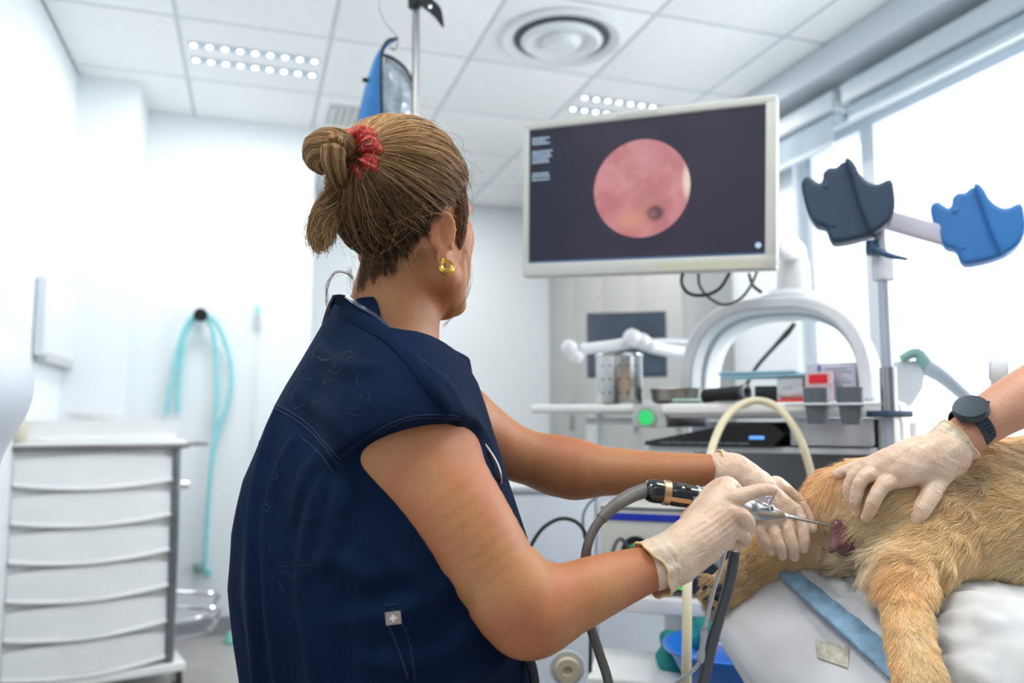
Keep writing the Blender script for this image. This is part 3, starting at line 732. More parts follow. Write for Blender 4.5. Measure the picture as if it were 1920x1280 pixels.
MB().tube([at(1310, 508, 1.95), at(1312, 535, 1.95), at(1330, 558, 1.95), at(1358, 571, 1.95), at(1388, 560, 1.95), at(1408, 535, 1.95), at(1420, 508, 1.95)], .0036, 10, 8).build('cable', mat('grey_cable', (.10, .10, .095), .5), cb)
MB().tube([at(1404, 512, 1.97), at(1412, 535, 1.97), at(1428, 548, 1.97)], .0042, 8, 6).build('cable', BLACK, cb)
cc = thing('arch_cable', 'black cable running diagonally behind the white arch', 'cable', at(1440, 650, 2.35))
MB().tube([at(1490, 606, 2.3), at(1475, 625, 2.32), at(1450, 652, 2.36), at(1420, 686, 2.42), at(1400, 720, 2.45)], [.006, .009, .006, .006, .006], 10, 6).build('cable', BLACK, cc)

# on the trolley
def up_from(px, py, d, zt=None): p = at(px, py, d); return p
def stand_at(px, d, z): p = at(px, 700, d); return Vector((p.x, p.y, z))
cn = thing('steel_canister', 'tall perforated stainless steel canister on the trolley side shelf', 'canister', stand_at(1161, 2.14, 1.107))
MB().lathe([(.060, 0), (.062, .004), (.062, .128), (.058, .130), (.058, .006), (0, .005)], stand_at(1161, 2.14, 1.107), (0, 0, 1), 40).build('wall', STEEL, cn)
MB().lathe([(.0625, .124), (.0645, .128), (.0625, .132), (.060, .130)], stand_at(1161, 2.14, 1.107), (0, 0, 1), 40).build('rim', CHROME, cn)
for k in range(5):
    for j in range(3):
        a = math.radians(200+k*22); p = stand_at(1161, 2.14, 1.135+j*.035)+Vector((math.cos(a)*.0622, math.sin(a)*.0622, 0))
        MB().lathe([(.0028, 0), (.0028, .0006), (0, .0008)], p, (math.cos(a), math.sin(a), 0), 10).build('hole', BLACK, cn)
sb_ = thing('steel_bowl', 'low stainless steel bowl beside the canister', 'bowl', stand_at(1268, 2.12, 1.107))
MB().lathe([(.055, 0), (.066, .008), (.070, .036), (.072, .038), (.069, .039), (.064, .010), (0, .006)], stand_at(1268, 2.12, 1.107), (0, 0, 1), 40).build('bowl_wall', mat('dull_steel', (.33, .30, .27), .35, .9, var=.2), sb_)
pk = MB().box(-.11, .11, -.05, .05, 0, .006, .002).build('sterile_packet', mat('green_packet', (.55, .78, .70), .4, var=.1, coat=.3), None)
pk.matrix_world = Matrix.Translation(TFm(-.12, -.03, 1.111)) @ Matrix.Rotation(math.radians(-47), 4, 'Z')
tag(pk, 'flat pale green sterile packet lying over the trolley edge', 'packet')
ch = thing('corrugated_hose', 'short black corrugated hose lying on the trolley top', 'hose', TFm(-.03, -.03, 1.107))
h0, h1 = at(1322, 742, 1.99), at(1392, 736, 1.90); hv = (h1-h0).normalized(); pr = []
for k in range(60): pr.append((.014+.0035*math.cos(k*math.pi/2.5), k*(h1-h0).length/60))
MB().lathe([(0, 0)]+pr, h0, hv, 24).build('hose_body', RUBBER, ch)
MB().lathe([(.017, 0), (.020, .003), (.020, .012), (.012, .013), (.011, .004), (0, .004)], h1, hv, 24).build('end_ring', mat('hose_ring', (.06, .065, .07), .25), ch)
bb = MB(TFm).box(-.045, .012, .02, .07, 1.107, 1.150, .004).build('black_box', BLACK, None); tag(bb, 'small black box behind the corrugated hose', 'box')
wb = thing('carton', 'small white carton with speckled grey label on the trolley', 'box', TFm(.05, .01, 1.107))
MB(TFm).box(.018, .080, -.02, .04, 1.107, 1.168, .002).build('carton_body', mat('carton_white', (.70, .74, .76), .6), wb)
q = MB(TFm)
for k in range(26):
    a = k*2.399; r = .0032*math.sqrt(k); q.box(.046+r*math.cos(a)-.0012, .046+r*math.cos(a)+.0012, -.0212, -.0199, 1.133+r*math.sin(a)-.0012, 1.133+r*math.sin(a)+.0012)
q_ = q.build('printed_dots', DGREY, wb); q_['kind'] = 'stuff'
fd = MB(TFm).box(-.12, .10, -.03, .08, 1.170, 1.178, .002).box(-.125, .06, -.035, .06, 1.179, 1.185, .0015).build('folded_drape', mat('drape_blue', (.40, .66, .80), .7, var=.15), None)
tag(fd, 'folded pale blue drape lying on top of the cartons', 'drape')
pb = thing('glove_box', 'white glove box with printed lines standing behind the grey cups', 'box', TFm(.17, .06, 1.107))
MB(TFm).box(.082, .196, .03, .12, 1.107, 1.204, .003).build('box_body', mat('carton_lilac', (.60, .60, .70), .6, var=.05), pb)
for k in range(8): MB(TFm).box(.125, .185-.010*(k % 3), .0288, .0299, 1.128+k*.0085, 1.1312+k*.0085).build('printed_line', mat('print_grey', (.25, .27, .38), .6), pb)
MB(TFm).box(.108, .116, .0288, .0299, 1.115, 1.198).build('printed_line', mat('print_blue', (.12, .18, .40), .6), pb)
rc = thing('sample_box', 'clear box with bright red label in front of the glove box', 'box', TFm(.125, -.02, 1.107))
MB(TFm).box(.088, .150, -.045, .015, 1.107, 1.178, .003).build('box_body', mat('pink_plastic', (.68, .50, .52), .3, var=.2, vscale=40, coat=.3), rc)
MB(TFm).box(.098, .140, -.0465, -.0452, 1.150, 1.172).build('red_label', mat('label_red', (.75, .012, .02), .5), rc)
pm = MB(TFm).box(.03, .09, -.085, -.055, 1.107, 1.113, .002).build('red_clip', mat('clip_red', (.80, .04, .02), .4), None); tag(pm, 'small flat red clip at the front edge of the trolley', 'clip')
bg_ = SDF(np.array(TFm(.055, -.04, 1.13))-.06, np.array(TFm(.055, -.04, 1.13))+.06, .0025)
bg_.ell(TFm(.055, -.045, 1.122), (.032, .022, .016), None, .01); bg_.ell(TFm(.075, -.05, 1.128), (.018, .022, .018), None, .01); bg_.warp(lambda X, Y, Z: .003*wob(X, Y, Z, 160, 8))
bgo = bg_.mesh('plastic_pouch', mat('pouch_clear', (.75, .74, .76), .15, trans=.35, var=.1), None); tag(bgo, 'crumpled clear plastic pouch beside the red label box', 'pouch')
# two grey cups in a wire holder
hd_ = thing('cup_holder', 'white rail with rings holding two grey cups', 'holder', TFm(.30, -.16, 1.07))
gcm = mat('cup_grey', (.105, .125, .145), .4, var=.06)
for k, (px, lb) in enumerate(((1533, 'grey tapered cup in the holder ring nearer the latex tube'), (1597, 'grey tapered cup in the holder ring nearer the stirrup pole'))):
    dd = 1.78-.055*k; base = at(px, 795+k, dd)
    cp = MB().lathe([(.0, 0), (.020, 0), (.0245, .038), (.0275, .040), (.0285, .080), (.0270, .081), (.0225, .04), (.018, .003), (0, .003)], base, (0, 0, 1), 32).build('cup', gcm, None)
    tag(cp, lb, 'cup', 'grey cups on the trolley rail')
    MB().tube([base+Vector((.030*math.cos(a), .030*math.sin(a), .044)) for a in np.linspace(0, 2*math.pi, 24, endpoint=False)], .0028, 8, closed=True).build('ring', tw_, hd_)
e0 = at(1533, 795, 1.78)+Vector((0, 0, .044)); e1 = at(1597, 796, 1.725)+Vector((0, 0, .044)); ev = (e1-e0).normalized()
for s_, a_, b_ in ((1, e0-ev*.075, e0-ev*.032), (1, e0+ev*.032, e1-ev*.032), (1, e1+ev*.032, e1+ev*.06)): MB().cyl(a_, b_, .003).build('rail', tw_, hd_)
MB().tube([e0-ev*.075, TFm(.22, -.11, 1.095)], .004, 8).build('bracket', tw_, hd_)
# cream latex tube draped over the trolley and down
lt = thing('latex_tube', 'cream latex tube looped over the trolley edge and hanging down', 'tube', at(1400, 760, 1.80))
MB().tube([at(1287, 1500, 1.42), at(1287, 1290, 1.42), at(1288, 1180, 1.44), at(1290, 1070, 1.50), at(1305, 960, 1.62), at(1328, 865, 1.70), at(1344, 815, 1.76), at(1362, 782, 1.80), at(1388, 759, 1.83), at(1420, 751, 1.84), at(1452, 760, 1.82), at(1478, 785, 1.79), at(1500, 822, 1.77), at(1514, 862, 1.76), at(1524, 905, 1.76), at(1530, 960, 1.78)], .0088, 14, 8).build('tubing', mat('cream_latex', (.72, .66, .46), .4, var=.06, sss=.2), lt)

# devices on the shelves
d1 = thing('keyboard_tray', 'flat black keyboard tray under the trolley top', 'keyboard', TFm(-.05, .1, 1.0))
MB(TFm).prism([(-.29, 1.001), (.02, 1.001), (.05, 1.030), (.02, 1.058), (-.08, 1.052), (-.29, 1.010)], -.12, .30).build('tray', BLACK, d1)
for k in range(7): MB(TFm).box(-.25+k*.032, -.222+k*.032, -.1215, -.119, 1.006, 1.010).build('key', DGREY, d1)
MB(TFm).box(-.03, .005, -.122, -.1195, 1.018, 1.026, .0008).build('status_light', flat_emit('blue_led', (.12, .35, .85), 1.2), d1)
d2 = thing('video_processor', 'pale video processor with ventilation slots on the middle shelf', 'device', TFm(.05, .1, .87))
MB(TFm).box(-.27, .22, -.05, .32, .642, .84, .006).build('housing', mat('processor_case', (.66, .68, .70), .4), d2)
for r_i in range(7):
    for c_i in range(6): MB(TFm).box(-.06+c_i*.045, -.022+c_i*.045, -.052, -.0495, .705+r_i*.017, .713+r_i*.017).build('vent_slot', tg, d2)
d3 = thing('light_source', 'beige light source with blue stripe and black cable sockets', 'device', at(1215, 1100, 1.95))
LF = frame((at(1125, 1000, 1.85).x, at(1125, 1000, 1.85).y, 0), 38)
zt = at(1200, 948, 1.82).z; zb_ = at(1200, 1108, 1.82).z
MB(LF).box(0, .30, 0, .16, zb_, zt, .006).build('housing', mat('beige_case', (.62, .62, .57), .45, var=.03), d3)
MB(LF).box(.002, .298, -.003, .001, zt-.034, zt-.018).build('blue_stripe', mat('stripe_blue', (.015, .04, .42), .4), d3)
MB(LF).box(.002, .298, -.002, .001, zt-.010, zt-.004).build('vent_line', DGREY, d3)
skt = MB(LF).lathe([(.032, 0), (.034, .008), (.020, .010), (0, .010)], (.085, 0, (zt+zb_)/2-.005), (0, -1, 0), 28).build('socket', BLACK, d3)
MB(LF).lathe([(.014, .01), (.014, .05), (.010, .055)], (.085, 0, (zt+zb_)/2-.005), (0, -1, 0), 20).build('plug', BLACK, skt)
MB(LF).lathe([(.017, .012), (.019, .02), (.019, .03), (.015, .032)], (.085, 0, (zt+zb_)/2-.005), (0, -1, 0), 20).build('green_ring', mat('plug_green', (.01, .30, .16), .4), skt)
MB(LF).box(.022, .04, -.003, .001, zb_+.065, zb_+.085).build('green_key', flat_emit('green_key_glow', (.30, .85, .08), .8), d3)
MB(LF).box(.135, .298, -.006, .001, zb_+.004, zb_+.105, .002).build('control_panel', mat('panel_dark', (.022, .03, .045), .35), d3)
for (x, z, r) in ((.20, .035, .010), (.265, .035, .009), (.20, .08, .009), (.265, .08, .009)):
    kb = MB(LF).lathe([(r, 0), (r, .010), (r*.8, .012), (0, .012)], (x, -.005, zb_+z), (0, -1, 0), 20).build('knob', mat('knob_grey', (.30, .33, .36), .4), d3)
text('000', .020, lambda x, y, z: LF(.168+x, -.0068-z, zb_+.014+y), flat_emit('green_digits', (.18, .85, .10), 1.3), 'digits', d3)
text('40', .012, lambda x, y, z: LF(.215+x, -.0068-z, zb_+.088+y), MATS.get('x') or flat_emit('green_digits_small', (.10, .60, .20), 1), 'digits', d3)
MB(LF).box(-.01, .34, -.03, .165, zb_-.040, zb_-.003, .006).build('support_shelf', PLAST, d3)
bc = thing('black_cable', 'thin black cable arching between her arm and the cabinet', 'cable', at(1060, 975, 1.7))
MB().tube([at(985, 1050, 1.65), at(998, 1018, 1.66), at(1020, 988, 1.67), at(1052, 972, 1.68), at(1083, 980, 1.69), at(1100, 1008, 1.70), at(1106, 1060, 1.7), at(1108, 1150, 1.7), at(1106, 1290, 1.7)], .0042, 10, 8).build('cable', BLACK, bc)
MB().tube([at(1096, 1010, 1.7), at(1093, 970, 1.72), at(1103, 945, 1.74), at(1120, 930, 1.77)], .0032, 10, 8).build('cable', DGREY, bc)
MB().tube([LF(.085, -.05, (zt+zb_)/2-.005), at(1165, 1010, 1.75), at(1150, 1030, 1.74), at(1146, 1080, 1.74), at(1150, 1150, 1.74)], .0042, 10, 8).build('cable', mat('grey_cable', (.10, .10, .095), .5), bc)

# ---------------------------------------------------------------- leg supports on their pole
SP = at(1655, 500, 1.72); sz0 = .0
sp = thing('leg_support_stand', 'pale steel pole with white crossbar and clamp carrying blue leg rests', 'stand', (SP.x, SP.y, 0))
pgm = mat('pole_grey', (.42, .46, .56), .3, .3, var=.05)
MB().cyl((SP.x, SP.y, .08), (SP.x, SP.y, at(1655, 520, 1.72).z), .0115).build('pole', pgm, sp)
MB().cyl((SP.x, SP.y, at(1655, 770, 1.72).z), (SP.x, SP.y, at(1655, 690, 1.72).z), .0165).build('sleeve', mat('sleeve_steel', (.35, .36, .38), .25, .9), sp)
MB().box(SP.x-.035, SP.x+.035, SP.y-.03, SP.y+.03, at(1655, 782, 1.72).z, at(1655, 770, 1.72).z, .003).build('rail_clamp', mat('navy_plastic', (.02, .05, .10), .4), sp)
MB().box(SP.x-.12, SP.x+.12, SP.y-.10, SP.y+.12, 0, .09, .03).build('foot', PLAST, sp)
MB().box(SP.x-.019, SP.x+.019, SP.y-.016, SP.y+.016, at(1655, 528, 1.72).z, at(1655, 478, 1.72).z, .006).build('clamp', mat('clamp_white', (.66, .69, .76), .35), sp)
MB().tube([at(1655, 485, 1.72), at(1650, 455, 1.72), at(1648, 425, 1.72)], .012, 14, 4).build('neck', MATS['clamp_white'], sp)
lv = MB().lathe([(.014, 0), (.016, .008), (.014, .03), (0, .032)], at(1638, 478, 1.70), (0, 0, 1), 20); lv.tube([at(1638, 465, 1.69), at(1665, 478, 1.67), at(1702, 486, 1.65)], [.009, .006, .003], 12, 4)
lv.build('clamp_lever', mat('navy_lever', (.02, .07, .15), .4), sp)
B0_, B1_ = at(1560, 383, 1.74), at(1790, 448, 1.72); bv_ = (B1_-B0_)
bu = bv_.normalized(); bn = bu.cross(FW).normalized(); bn = bn if bn.z > 0 else -bn
MB(lambda x, y, z: B0_+bu*x+bn*z+FW*y).box(0, bv_.length, -.010, .010, -.021, .021, .007).build('crossbar', mat('crossbar_white', (.62, .62, .72), .35), sp)
RO = [(1509, 340), (1514, 328), (1524, 326), (1535, 336), (1543, 341), (1548, 333), (1550, 321), (1560, 313), (1572, 314), (1582, 306), (1594, 305), (1603, 313), (1611, 334), (1624, 351), (1641, 358), (1663, 353), (1668, 380), (1667, 406), (1657, 428), (1635, 445), (1604, 455), (1567, 459), (1556, 450), (1549, 428), (1532, 420), (1520, 398), (1513, 371)]
RC = [(1588, 303), (1597, 304), (1606, 318), (1612, 334), (1625, 351), (1642, 358), (1664, 352), (1669, 380), (1668, 406), (1658, 429), (1636, 446), (1627, 446), (1611, 405), (1601, 360), (1593, 325)]
def poly_sdf(U, V, P):
    d = np.full(np.broadcast(U, V).shape, 1e9); s_ = np.ones_like(d); n = len(P)
    for i in range(n):
        a, b = P[i], P[i-1]; ex, ey = b[0]-a[0], b[1]-a[1]; wx_, wy_ = U-a[0], V-a[1]
        t = np.clip((wx_*ex+wy_*ey)/(ex*ex+ey*ey+1e-12), 0, 1); bx_, by_ = wx_-ex*t, wy_-ey*t; d = np.minimum(d, bx_*bx_+by_*by_)
        c1 = V >= a[1]; c2 = V < b[1]; c3 = ex*wy_ > ey*wx_
        s_ = np.where((c1 & c2 & c3) | (~c1 & ~c2 & ~c3), -s_, s_)
    return s_*np.sqrt(d)
def rest(ox, oy, s, d, cols, label, dim):
    c = at(1590+ox, 385+oy, d); vd = c-EYE; vd.z = 0; vd.normalize(); ud = Vector((vd.y, -vd.x, 0))
    t = thing('leg_rest', label, 'leg rest', c, group='blue leg rests on the crossbar'); m1 = mat('leg_rest_backlight_'+dim, cols, .5, var=.10, vscale=5)
    def ext(O, w0, w1, rnd, name, parent):
        Q = [Vector(((x-1590)*d/FPX*s, (385-y)*d/FPX*s, 0)) for x, y in O]; Q, _ = catmull(Q, [0]*len(Q), 3, True); P = [(q.x, q.y) for q in Q]
        g = SDF(np.array(c)-.125, np.array(c)+.125, .0026)
        X, Y, Z = np.meshgrid(*[a.astype(np.float32) for a in g.ax], indexing='ij', sparse=True)
        U = (X-c.x)*ud.x+(Y-c.y)*ud.y; V = Z-c.z+0*X; Wd = (X-c.x)*vd.x+(Y-c.y)*vd.y
        pu = poly_sdf(U+0*Z, V+0*Y, P)+rnd; pw = np.abs(Wd-(w0+w1)/2)-(w1-w0)/2+rnd
        g.d = (np.minimum(np.maximum(pu, pw), 0)+np.sqrt(np.maximum(pu, 0)**2+np.maximum(pw, 0)**2)-rnd).astype(np.float32)
        return g.mesh(name, m1, parent)
    ext(RO, -.026, .034, .010, 'shell', t); ext(RC, -.040, -.005, .009, 'cradle_edge', t)
    for (x, y) in ((1553, 350), (1562, 425)):
        p = c+ud*((x-1590)*d/FPX*s)+Vector((0, 0, (385-y)*d/FPX*s))-vd*.0262; MB().lathe([(.006, 0), (.005, .002), (0, .003)], p, -vd, 12).build('screw', m1, t)
rest(0, 0, .99, 1.72, (.018, .042, .085), 'dark blue leg rest next to the large screen', 'dark')
rest(243, 43, .94, 1.70, (.022, .17, .48), 'blue leg rest standing against the window, backlight haze painted into its colour', 'bright')  # veil of window backlight painted in as a brighter blue

# ---------------------------------------------------------------- things by the window on the right
ar = thing('arm_board', 'white curved side plate with grey folding arm in front of the window', 'arm board', at(1700, 740, 1.95))
def PF(o_): return lambda x, y, z: o_+RT*x+Vector((0, 0, 1))*z+Vector((FW.x, FW.y, 0)).normalized()*y
pf = PF(at(1665, 770, 1.95)); q = [(.0, .12), (.0, -.0), (.03, -.005), (.062, .015), (.09, .055), (.098, .095), (.098, .125)]
MB(pf).prism(q, 0, .03, 'y', .004).build('side_plate', mat('plate_white', (.68, .72, .76), .35), ar)
MB().tube([at(1742, 690, 1.93), at(1775, 712, 1.90), at(1835, 765, 1.88)], [.020, .017, .014], 12, 4).build('folding_arm', mat('arm_grey', (.40, .47, .55), .35), ar)
MB().tube([at(1690, 672, 1.96), at(1720, 662, 1.96), at(1742, 690, 1.93)], [.010, .014, .016], 12, 4).build('joint', mat('joint_green', (.20, .38, .36), .4), ar)
MB().cyl(at(1705, 790, 1.96), at(1705, 1500, 1.96)-Vector((0, 0, .0)), .02).build('post', PLAST, ar)
rl = thing('tape_reel', 'round white reel seen edge-on beside the bare forearm', 'reel', at(1872, 735, 1.7))
MB().lathe([(.012, -.015), (.040, -.015), (.042, -.010), (.042, .010), (.040, .015), (.012, .015), (.012, -.015)], at(1872, 695, 1.7), (RT*.85-FW*.5), 40).build('disc', mat('reel_white', (.72, .76, .80), .4), rl)
MB().lathe([(.0, -.018), (.020, -.018), (.020, .018), (0, .018)], at(1872, 695, 1.7), (RT*.85-FW*.5), 24).build('hub', mat('reel_hub', (.35, .45, .55), .5), rl)
MB().cyl(at(1872, 720, 1.7), at(1872, 1300, 1.7), .012).build('post', PLAST, rl)

# ---------------------------------------------------------------- behind: small computer screen, articulated arm, low cabinet
sc2 = thing('computer_screen', 'small dark computer screen in front of the grey cupboards', 'monitor', at(1170, 720, 3.1))
_o = at(1101, 712, 3.35); SF = frame((_o.x, _o.y, 0), 30)
zb2 = at(1101, 708, 3.35).z; zt2 = at(1101, 585, 3.35).z; wS = .33
MB(SF).box(0, wS, 0, .03, zb2, zt2, .004).build('case', BLACK, sc2)
MB(SF).box(.006, wS-.006, -.002, .001, zb2+.008, zt2-.006).build('panel', mat('lcd_panel', (.03, .06, .10), .15, coat=.5, col2=(.02, .035, .06)), sc2)
MB(SF).box(wS/2-.02, wS/2+.02, .03, .05, zb2-.1, zb2+.12).build('neck', GREYP, sc2)
MB(SF).box(wS/2-.12, wS/2+.12, -.06, .12, zb2-.115, zb2-.1, .004).build('foot', GREYP, sc2)
dk2 = thing('side_desk', 'pale desk in front of the grey cupboards carrying the computer screen', 'desk', SF(.1, .1, 0))
MB(SF).box(-.02, .55, -.06, .30, zb2-.145, zb2-.116, .004).build('desk_top', PLAST, dk2)
for x in (.02, .51):
    for y in (-.03, .26): MB(SF).box(x-.02, x+.02, y-.02, y+.02, 0, zb2-.145).build('leg', GREYP, dk2)
aa = thing('articulated_arm', 'white articulated arm with round joints above the steel canister', 'arm', at(1280, 650, 2.6))
wmm = mat('arm_white', (.78, .80, .82), .3)
MB().tube([at(1090, 655, 2.55), at(1150, 648, 2.56), at(1190, 640, 2.57)], .018, 14, 4).build('forearm', wmm, aa)
MB().tube([at(1190, 640, 2.57), at(1240, 655, 2.6), at(1300, 662, 2.65)], .020, 14, 4).build('upper_arm', wmm, aa)
MB().tube([at(1200, 645, 2.57), at(1240, 640, 2.62), at(1300, 642, 2.68)], .010, 14, 4).build('cable_guide', GREYP, aa)
for (x, y, r) in ((1068, 652, .026), (1080, 668, .024), (1186, 634, .030), (1205, 640, .026), (1222, 648, .022)):
    MB().lathe([(0, -r), (r*.7, -r*.8), (r, -r*.3), (r, r*.3), (r*.7, r*.8), (0, r)], at(x, y, 2.55), (RT*.6+Vector((0, 0, .8))), 24).build('joint', wmm, aa)
MB().cyl(at(1300, 655, 2.66), Vector((at(1300, 655, 2.66).x, at(1300, 655, 2.66).y, 0.02)), .022).build('post', wmm, aa)
MB().lathe([(.0, 0), (.22, 0), (.22, .02), (.03, .035)], Vector((at(1300, 655, 2.66).x, at(1300, 655, 2.66).y, 0.0)), (0, 0, 1), 32).build('foot', wmm, aa)
lc = thing('low_cabinet', 'low pale cabinet with grey inset behind her forearms', 'cabinet', (1.0, 3.4, 0))
ctop = .83
CB = frame((at(905, 905, 2.85).x, at(905, 905, 2.85).y, 0), 18)
MB(CB).box(0, .80, .0, .28, .02, ctop-.02, .004).build('carcass', mat('cabinet_white', (.66, .70, .76), .4, var=.02), lc)
MB(CB).box(-.02, .82, -.02, .30, ctop-.02, ctop, .004).build('worktop', mat('worktop_grey', (.50, .52, .53), .4), lc)
for k in range(2): MB(CB).box(.004+k*.4, .396+k*.4, -.016, -.001, .05, ctop-.03, .003).build('door', MATS['cabinet_white'], lc)
MB(CB).box(.16, .26, -.022, -.015, .42, .58, .003).build('grey_inset', GREYP, lc)
tr2 = thing('roll_of_tape', 'round beige roll in a clear disc at the bottom centre', 'roll', at(1063, 1250, 1.6))
MB().lathe([(.0, 0), (.034, 0), (.036, .004), (.034, .008), (0, .008)], at(1063, 1250, 1.6), -FW, 32).build('clear_disc', mat('disc_clear', (.72, .74, .74), .3, trans=.3), tr2)
MB().lathe([(.0, .008), (.024, .009), (.024, .022), (.010, .022), (.009, .018), (0, .018)], at(1063, 1250, 1.6), -FW, 32).build('beige_roll', mat('beige_roll', (.66, .58, .42), .6), tr2)
MB().cyl(at(1063, 1270, 1.62), at(1063, 1480, 1.62), .01).build('post', CHROME, tr2)
# low white table with basin and teal cloth
tt = thing('instrument_table', 'low white table under the blue basin', 'table', at(1270, 1400, 1.7))
zt3 = at(1230, 1245, 1.75).z; p_ = at(1170, 1250, 1.75); TT = frame((p_.x, p_.y, 0), 30)
MB(TT).box(-.07, .42, -.10, .12, zt3-.03, zt3, .008).build('table_top', PLAST, tt)
for x in (-.04, .39):
    for y in (-.07, .09): MB(TT).cyl((x, y, 0), (x, y, zt3-.03), .014).build('leg', CHROME, tt)
bs = at(1370, 1245, 1.62); bs.z = zt3+.003
ba = thing('basin', 'bright blue plastic basin behind the dark grey cable', 'basin', bs)
MB().lathe([(.0, 0), (.085, 0), (.095, .01), (.125, .066), (.134, .068), (.136, .074), (.130, .076), (.120, .070), (.088, .012), (0, .006)], bs, (0, 0, 1), 48).build('bowl', mat('basin_blue', (.015, .17, .66), .3, var=.05, coat=.3), ba)
def cloth_blob(name, pts, m, label):
    c0 = np.mean([p for p, r in pts], axis=0); g = SDF(c0-.16, c0+.16, .0035)
    for p, r in pts: g.ell(p, r, None, .03)
    g.warp(lambda X, Y, Z: .006*np.abs(wob(X, Y, Z, 70, 91))-.003+.003*wob(X, Y, Z, 140, 92))
    o = g.mesh(name, m, None); return tag(o, label, 'cloth')
teal = mat('teal_cloth', (.015, .26, .25), .85, var=.35, vscale=14, bump=.4, bscale=90, bdist=.004)
cloth_blob('crumpled_cloth', [(nat(1258, 1232, 1.72), (.030, .030, .034)), (nat(1262, 1200, 1.74), (.024, .028, .022)), (nat(1300, 1225, 1.75), (.045, .030, .045)), (nat(1322, 1185, 1.72), (.022, .022, .030)), (nat(1310, 1200, 1.74), (.03, .02, .04))], teal, 'crumpled teal cloth on the low white table beside the basin')
# ---------------------------------------------------------------- the woman in navy scrubs
def skin_mat(name, base, red, darker=1.0):
    m = bpy.data.materials.new(name); m.use_nodes = True; nt = m.node_tree; b = nt.nodes['Principled BSDF']; L = nt.links.new
    tc = nt.nodes.new('ShaderNodeTexCoord')
    n = nt.nodes.new('ShaderNodeTexNoise'); n.inputs['Scale'].default_value = 14; n.inputs['Detail'].default_value = 3; L(tc.outputs['Object'], n.inputs['Vector'])
    r = nt.nodes.new('ShaderNodeValToRGB'); r.color_ramp.elements[0].position = .38; r.color_ramp.elements[1].position = .68
    r.color_ramp.elements[0].color = (*base, 1); r.color_ramp.elements[1].color = (*red, 1); L(n.outputs['Fac'], r.inputs[0])
    # fine freckles and pores
    n2 = nt.nodes.new('ShaderNodeTexNoise'); n2.inputs['Scale'].default_value = 900; n2.inputs['Detail'].default_value = 3; L(tc.outputs['Object'], n2.inputs['Vector'])
    v = nt.nodes.new('ShaderNodeTexVoronoi'); v.inputs['Scale'].default_value = 38; L(tc.outputs['Object'], v.inputs['Vector'])
    fr_ = nt.nodes.new('ShaderNodeMapRange'); fr_.inputs['From Min'].default_value = .035; fr_.inputs['From Max'].default_value = .07
    fr_.inputs['To Min'].default_value = .62; fr_.inputs['To Max'].default_value = 1; L(v.outputs['Distance'], fr_.inputs['Value'])
    mx = nt.nodes.new('ShaderNodeMix'); mx.data_type = 'RGBA'; mx.blend_type = 'MULTIPLY'; mx.inputs[0].default_value = .55
    L(r.outputs[0], mx.inputs[6]); L(fr_.outputs[0], mx.inputs[7]); L(mx.outputs[2], b.inputs['Base Color'])
    n4 = nt.nodes.new('ShaderNodeTexNoise'); n4.inputs['Scale'].default_value = 420; n4.inputs['Detail'].default_value = 2; L(tc.outputs['Object'], n4.inputs['Vector'])
    m4 = nt.nodes.new('ShaderNodeMapRange'); m4.inputs['To Min'].default_value = .80; m4.inputs['To Max'].default_value = 1.16; L(n4.outputs['Fac'], m4.inputs['Value'])
    mz = nt.nodes.new('ShaderNodeMix'); mz.data_type = 'RGBA'; mz.blend_type = 'MULTIPLY'; mz.inputs[0].default_value = 1; L(mx.outputs[2], mz.inputs[6]); L(m4.outputs[0], mz.inputs[7]); L(mz.outputs[2], b.inputs['Base Color'])
    b.inputs['Roughness'].default_value = .46; b.inputs['Specular IOR Level'].default_value = .45
    b.inputs['Subsurface Weight'].default_value = .12; b.inputs['Subsurface Radius'].default_value = (1, .3, .15); b.inputs['Subsurface Scale'].default_value = .008
    bp = nt.nodes.new('ShaderNodeBump'); bp.inputs['Strength'].default_value = .45; bp.inputs['Distance'].default_value = .0007
    L(n2.outputs['Fac'], bp.inputs['Height']); L(bp.outputs[0], b.inputs['Normal'])
    return m
SKIN = skin_mat('tanned_skin', (.50, .222, .092), (.46, .160, .070))
woman = thing('person', 'woman in navy scrubs with blond bun and red scrunchie holding the scope', 'person', at(720, 1500, 1.08))

# head frame: yaw 50 degrees away from picture right
phi = math.radians(50)
Rh = Vector((math.cos(YAW), -math.sin(YAW), 0)); Fh = Vector((math.sin(YAW), math.cos(YAW), 0)); Zh = Vector((0, 0, 1))
hF = (Rh*math.cos(phi)+Fh*math.sin(phi)+Zh*.05).normalized()           # where the face points
hX = hF.cross(Zh).normalized(); hZ = hX.cross(hF).normalized()         # her right, up
HC = at(757, 372, 1.08)
HM = np.array([hX, hF, hZ])
def hp(x, y, z): return np.array(HC + hX*x + hF*y + hZ*z)
# torso frame
ph2 = math.radians(42)
tF = Rh*math.cos(ph2)+Fh*math.sin(ph2); tX = tF.cross(Zh)
TF = np.array(tF); TX = np.array(tX)

def flatdir(a, b): return np.cross(np.array(b)-np.array(a), np.array(FW))

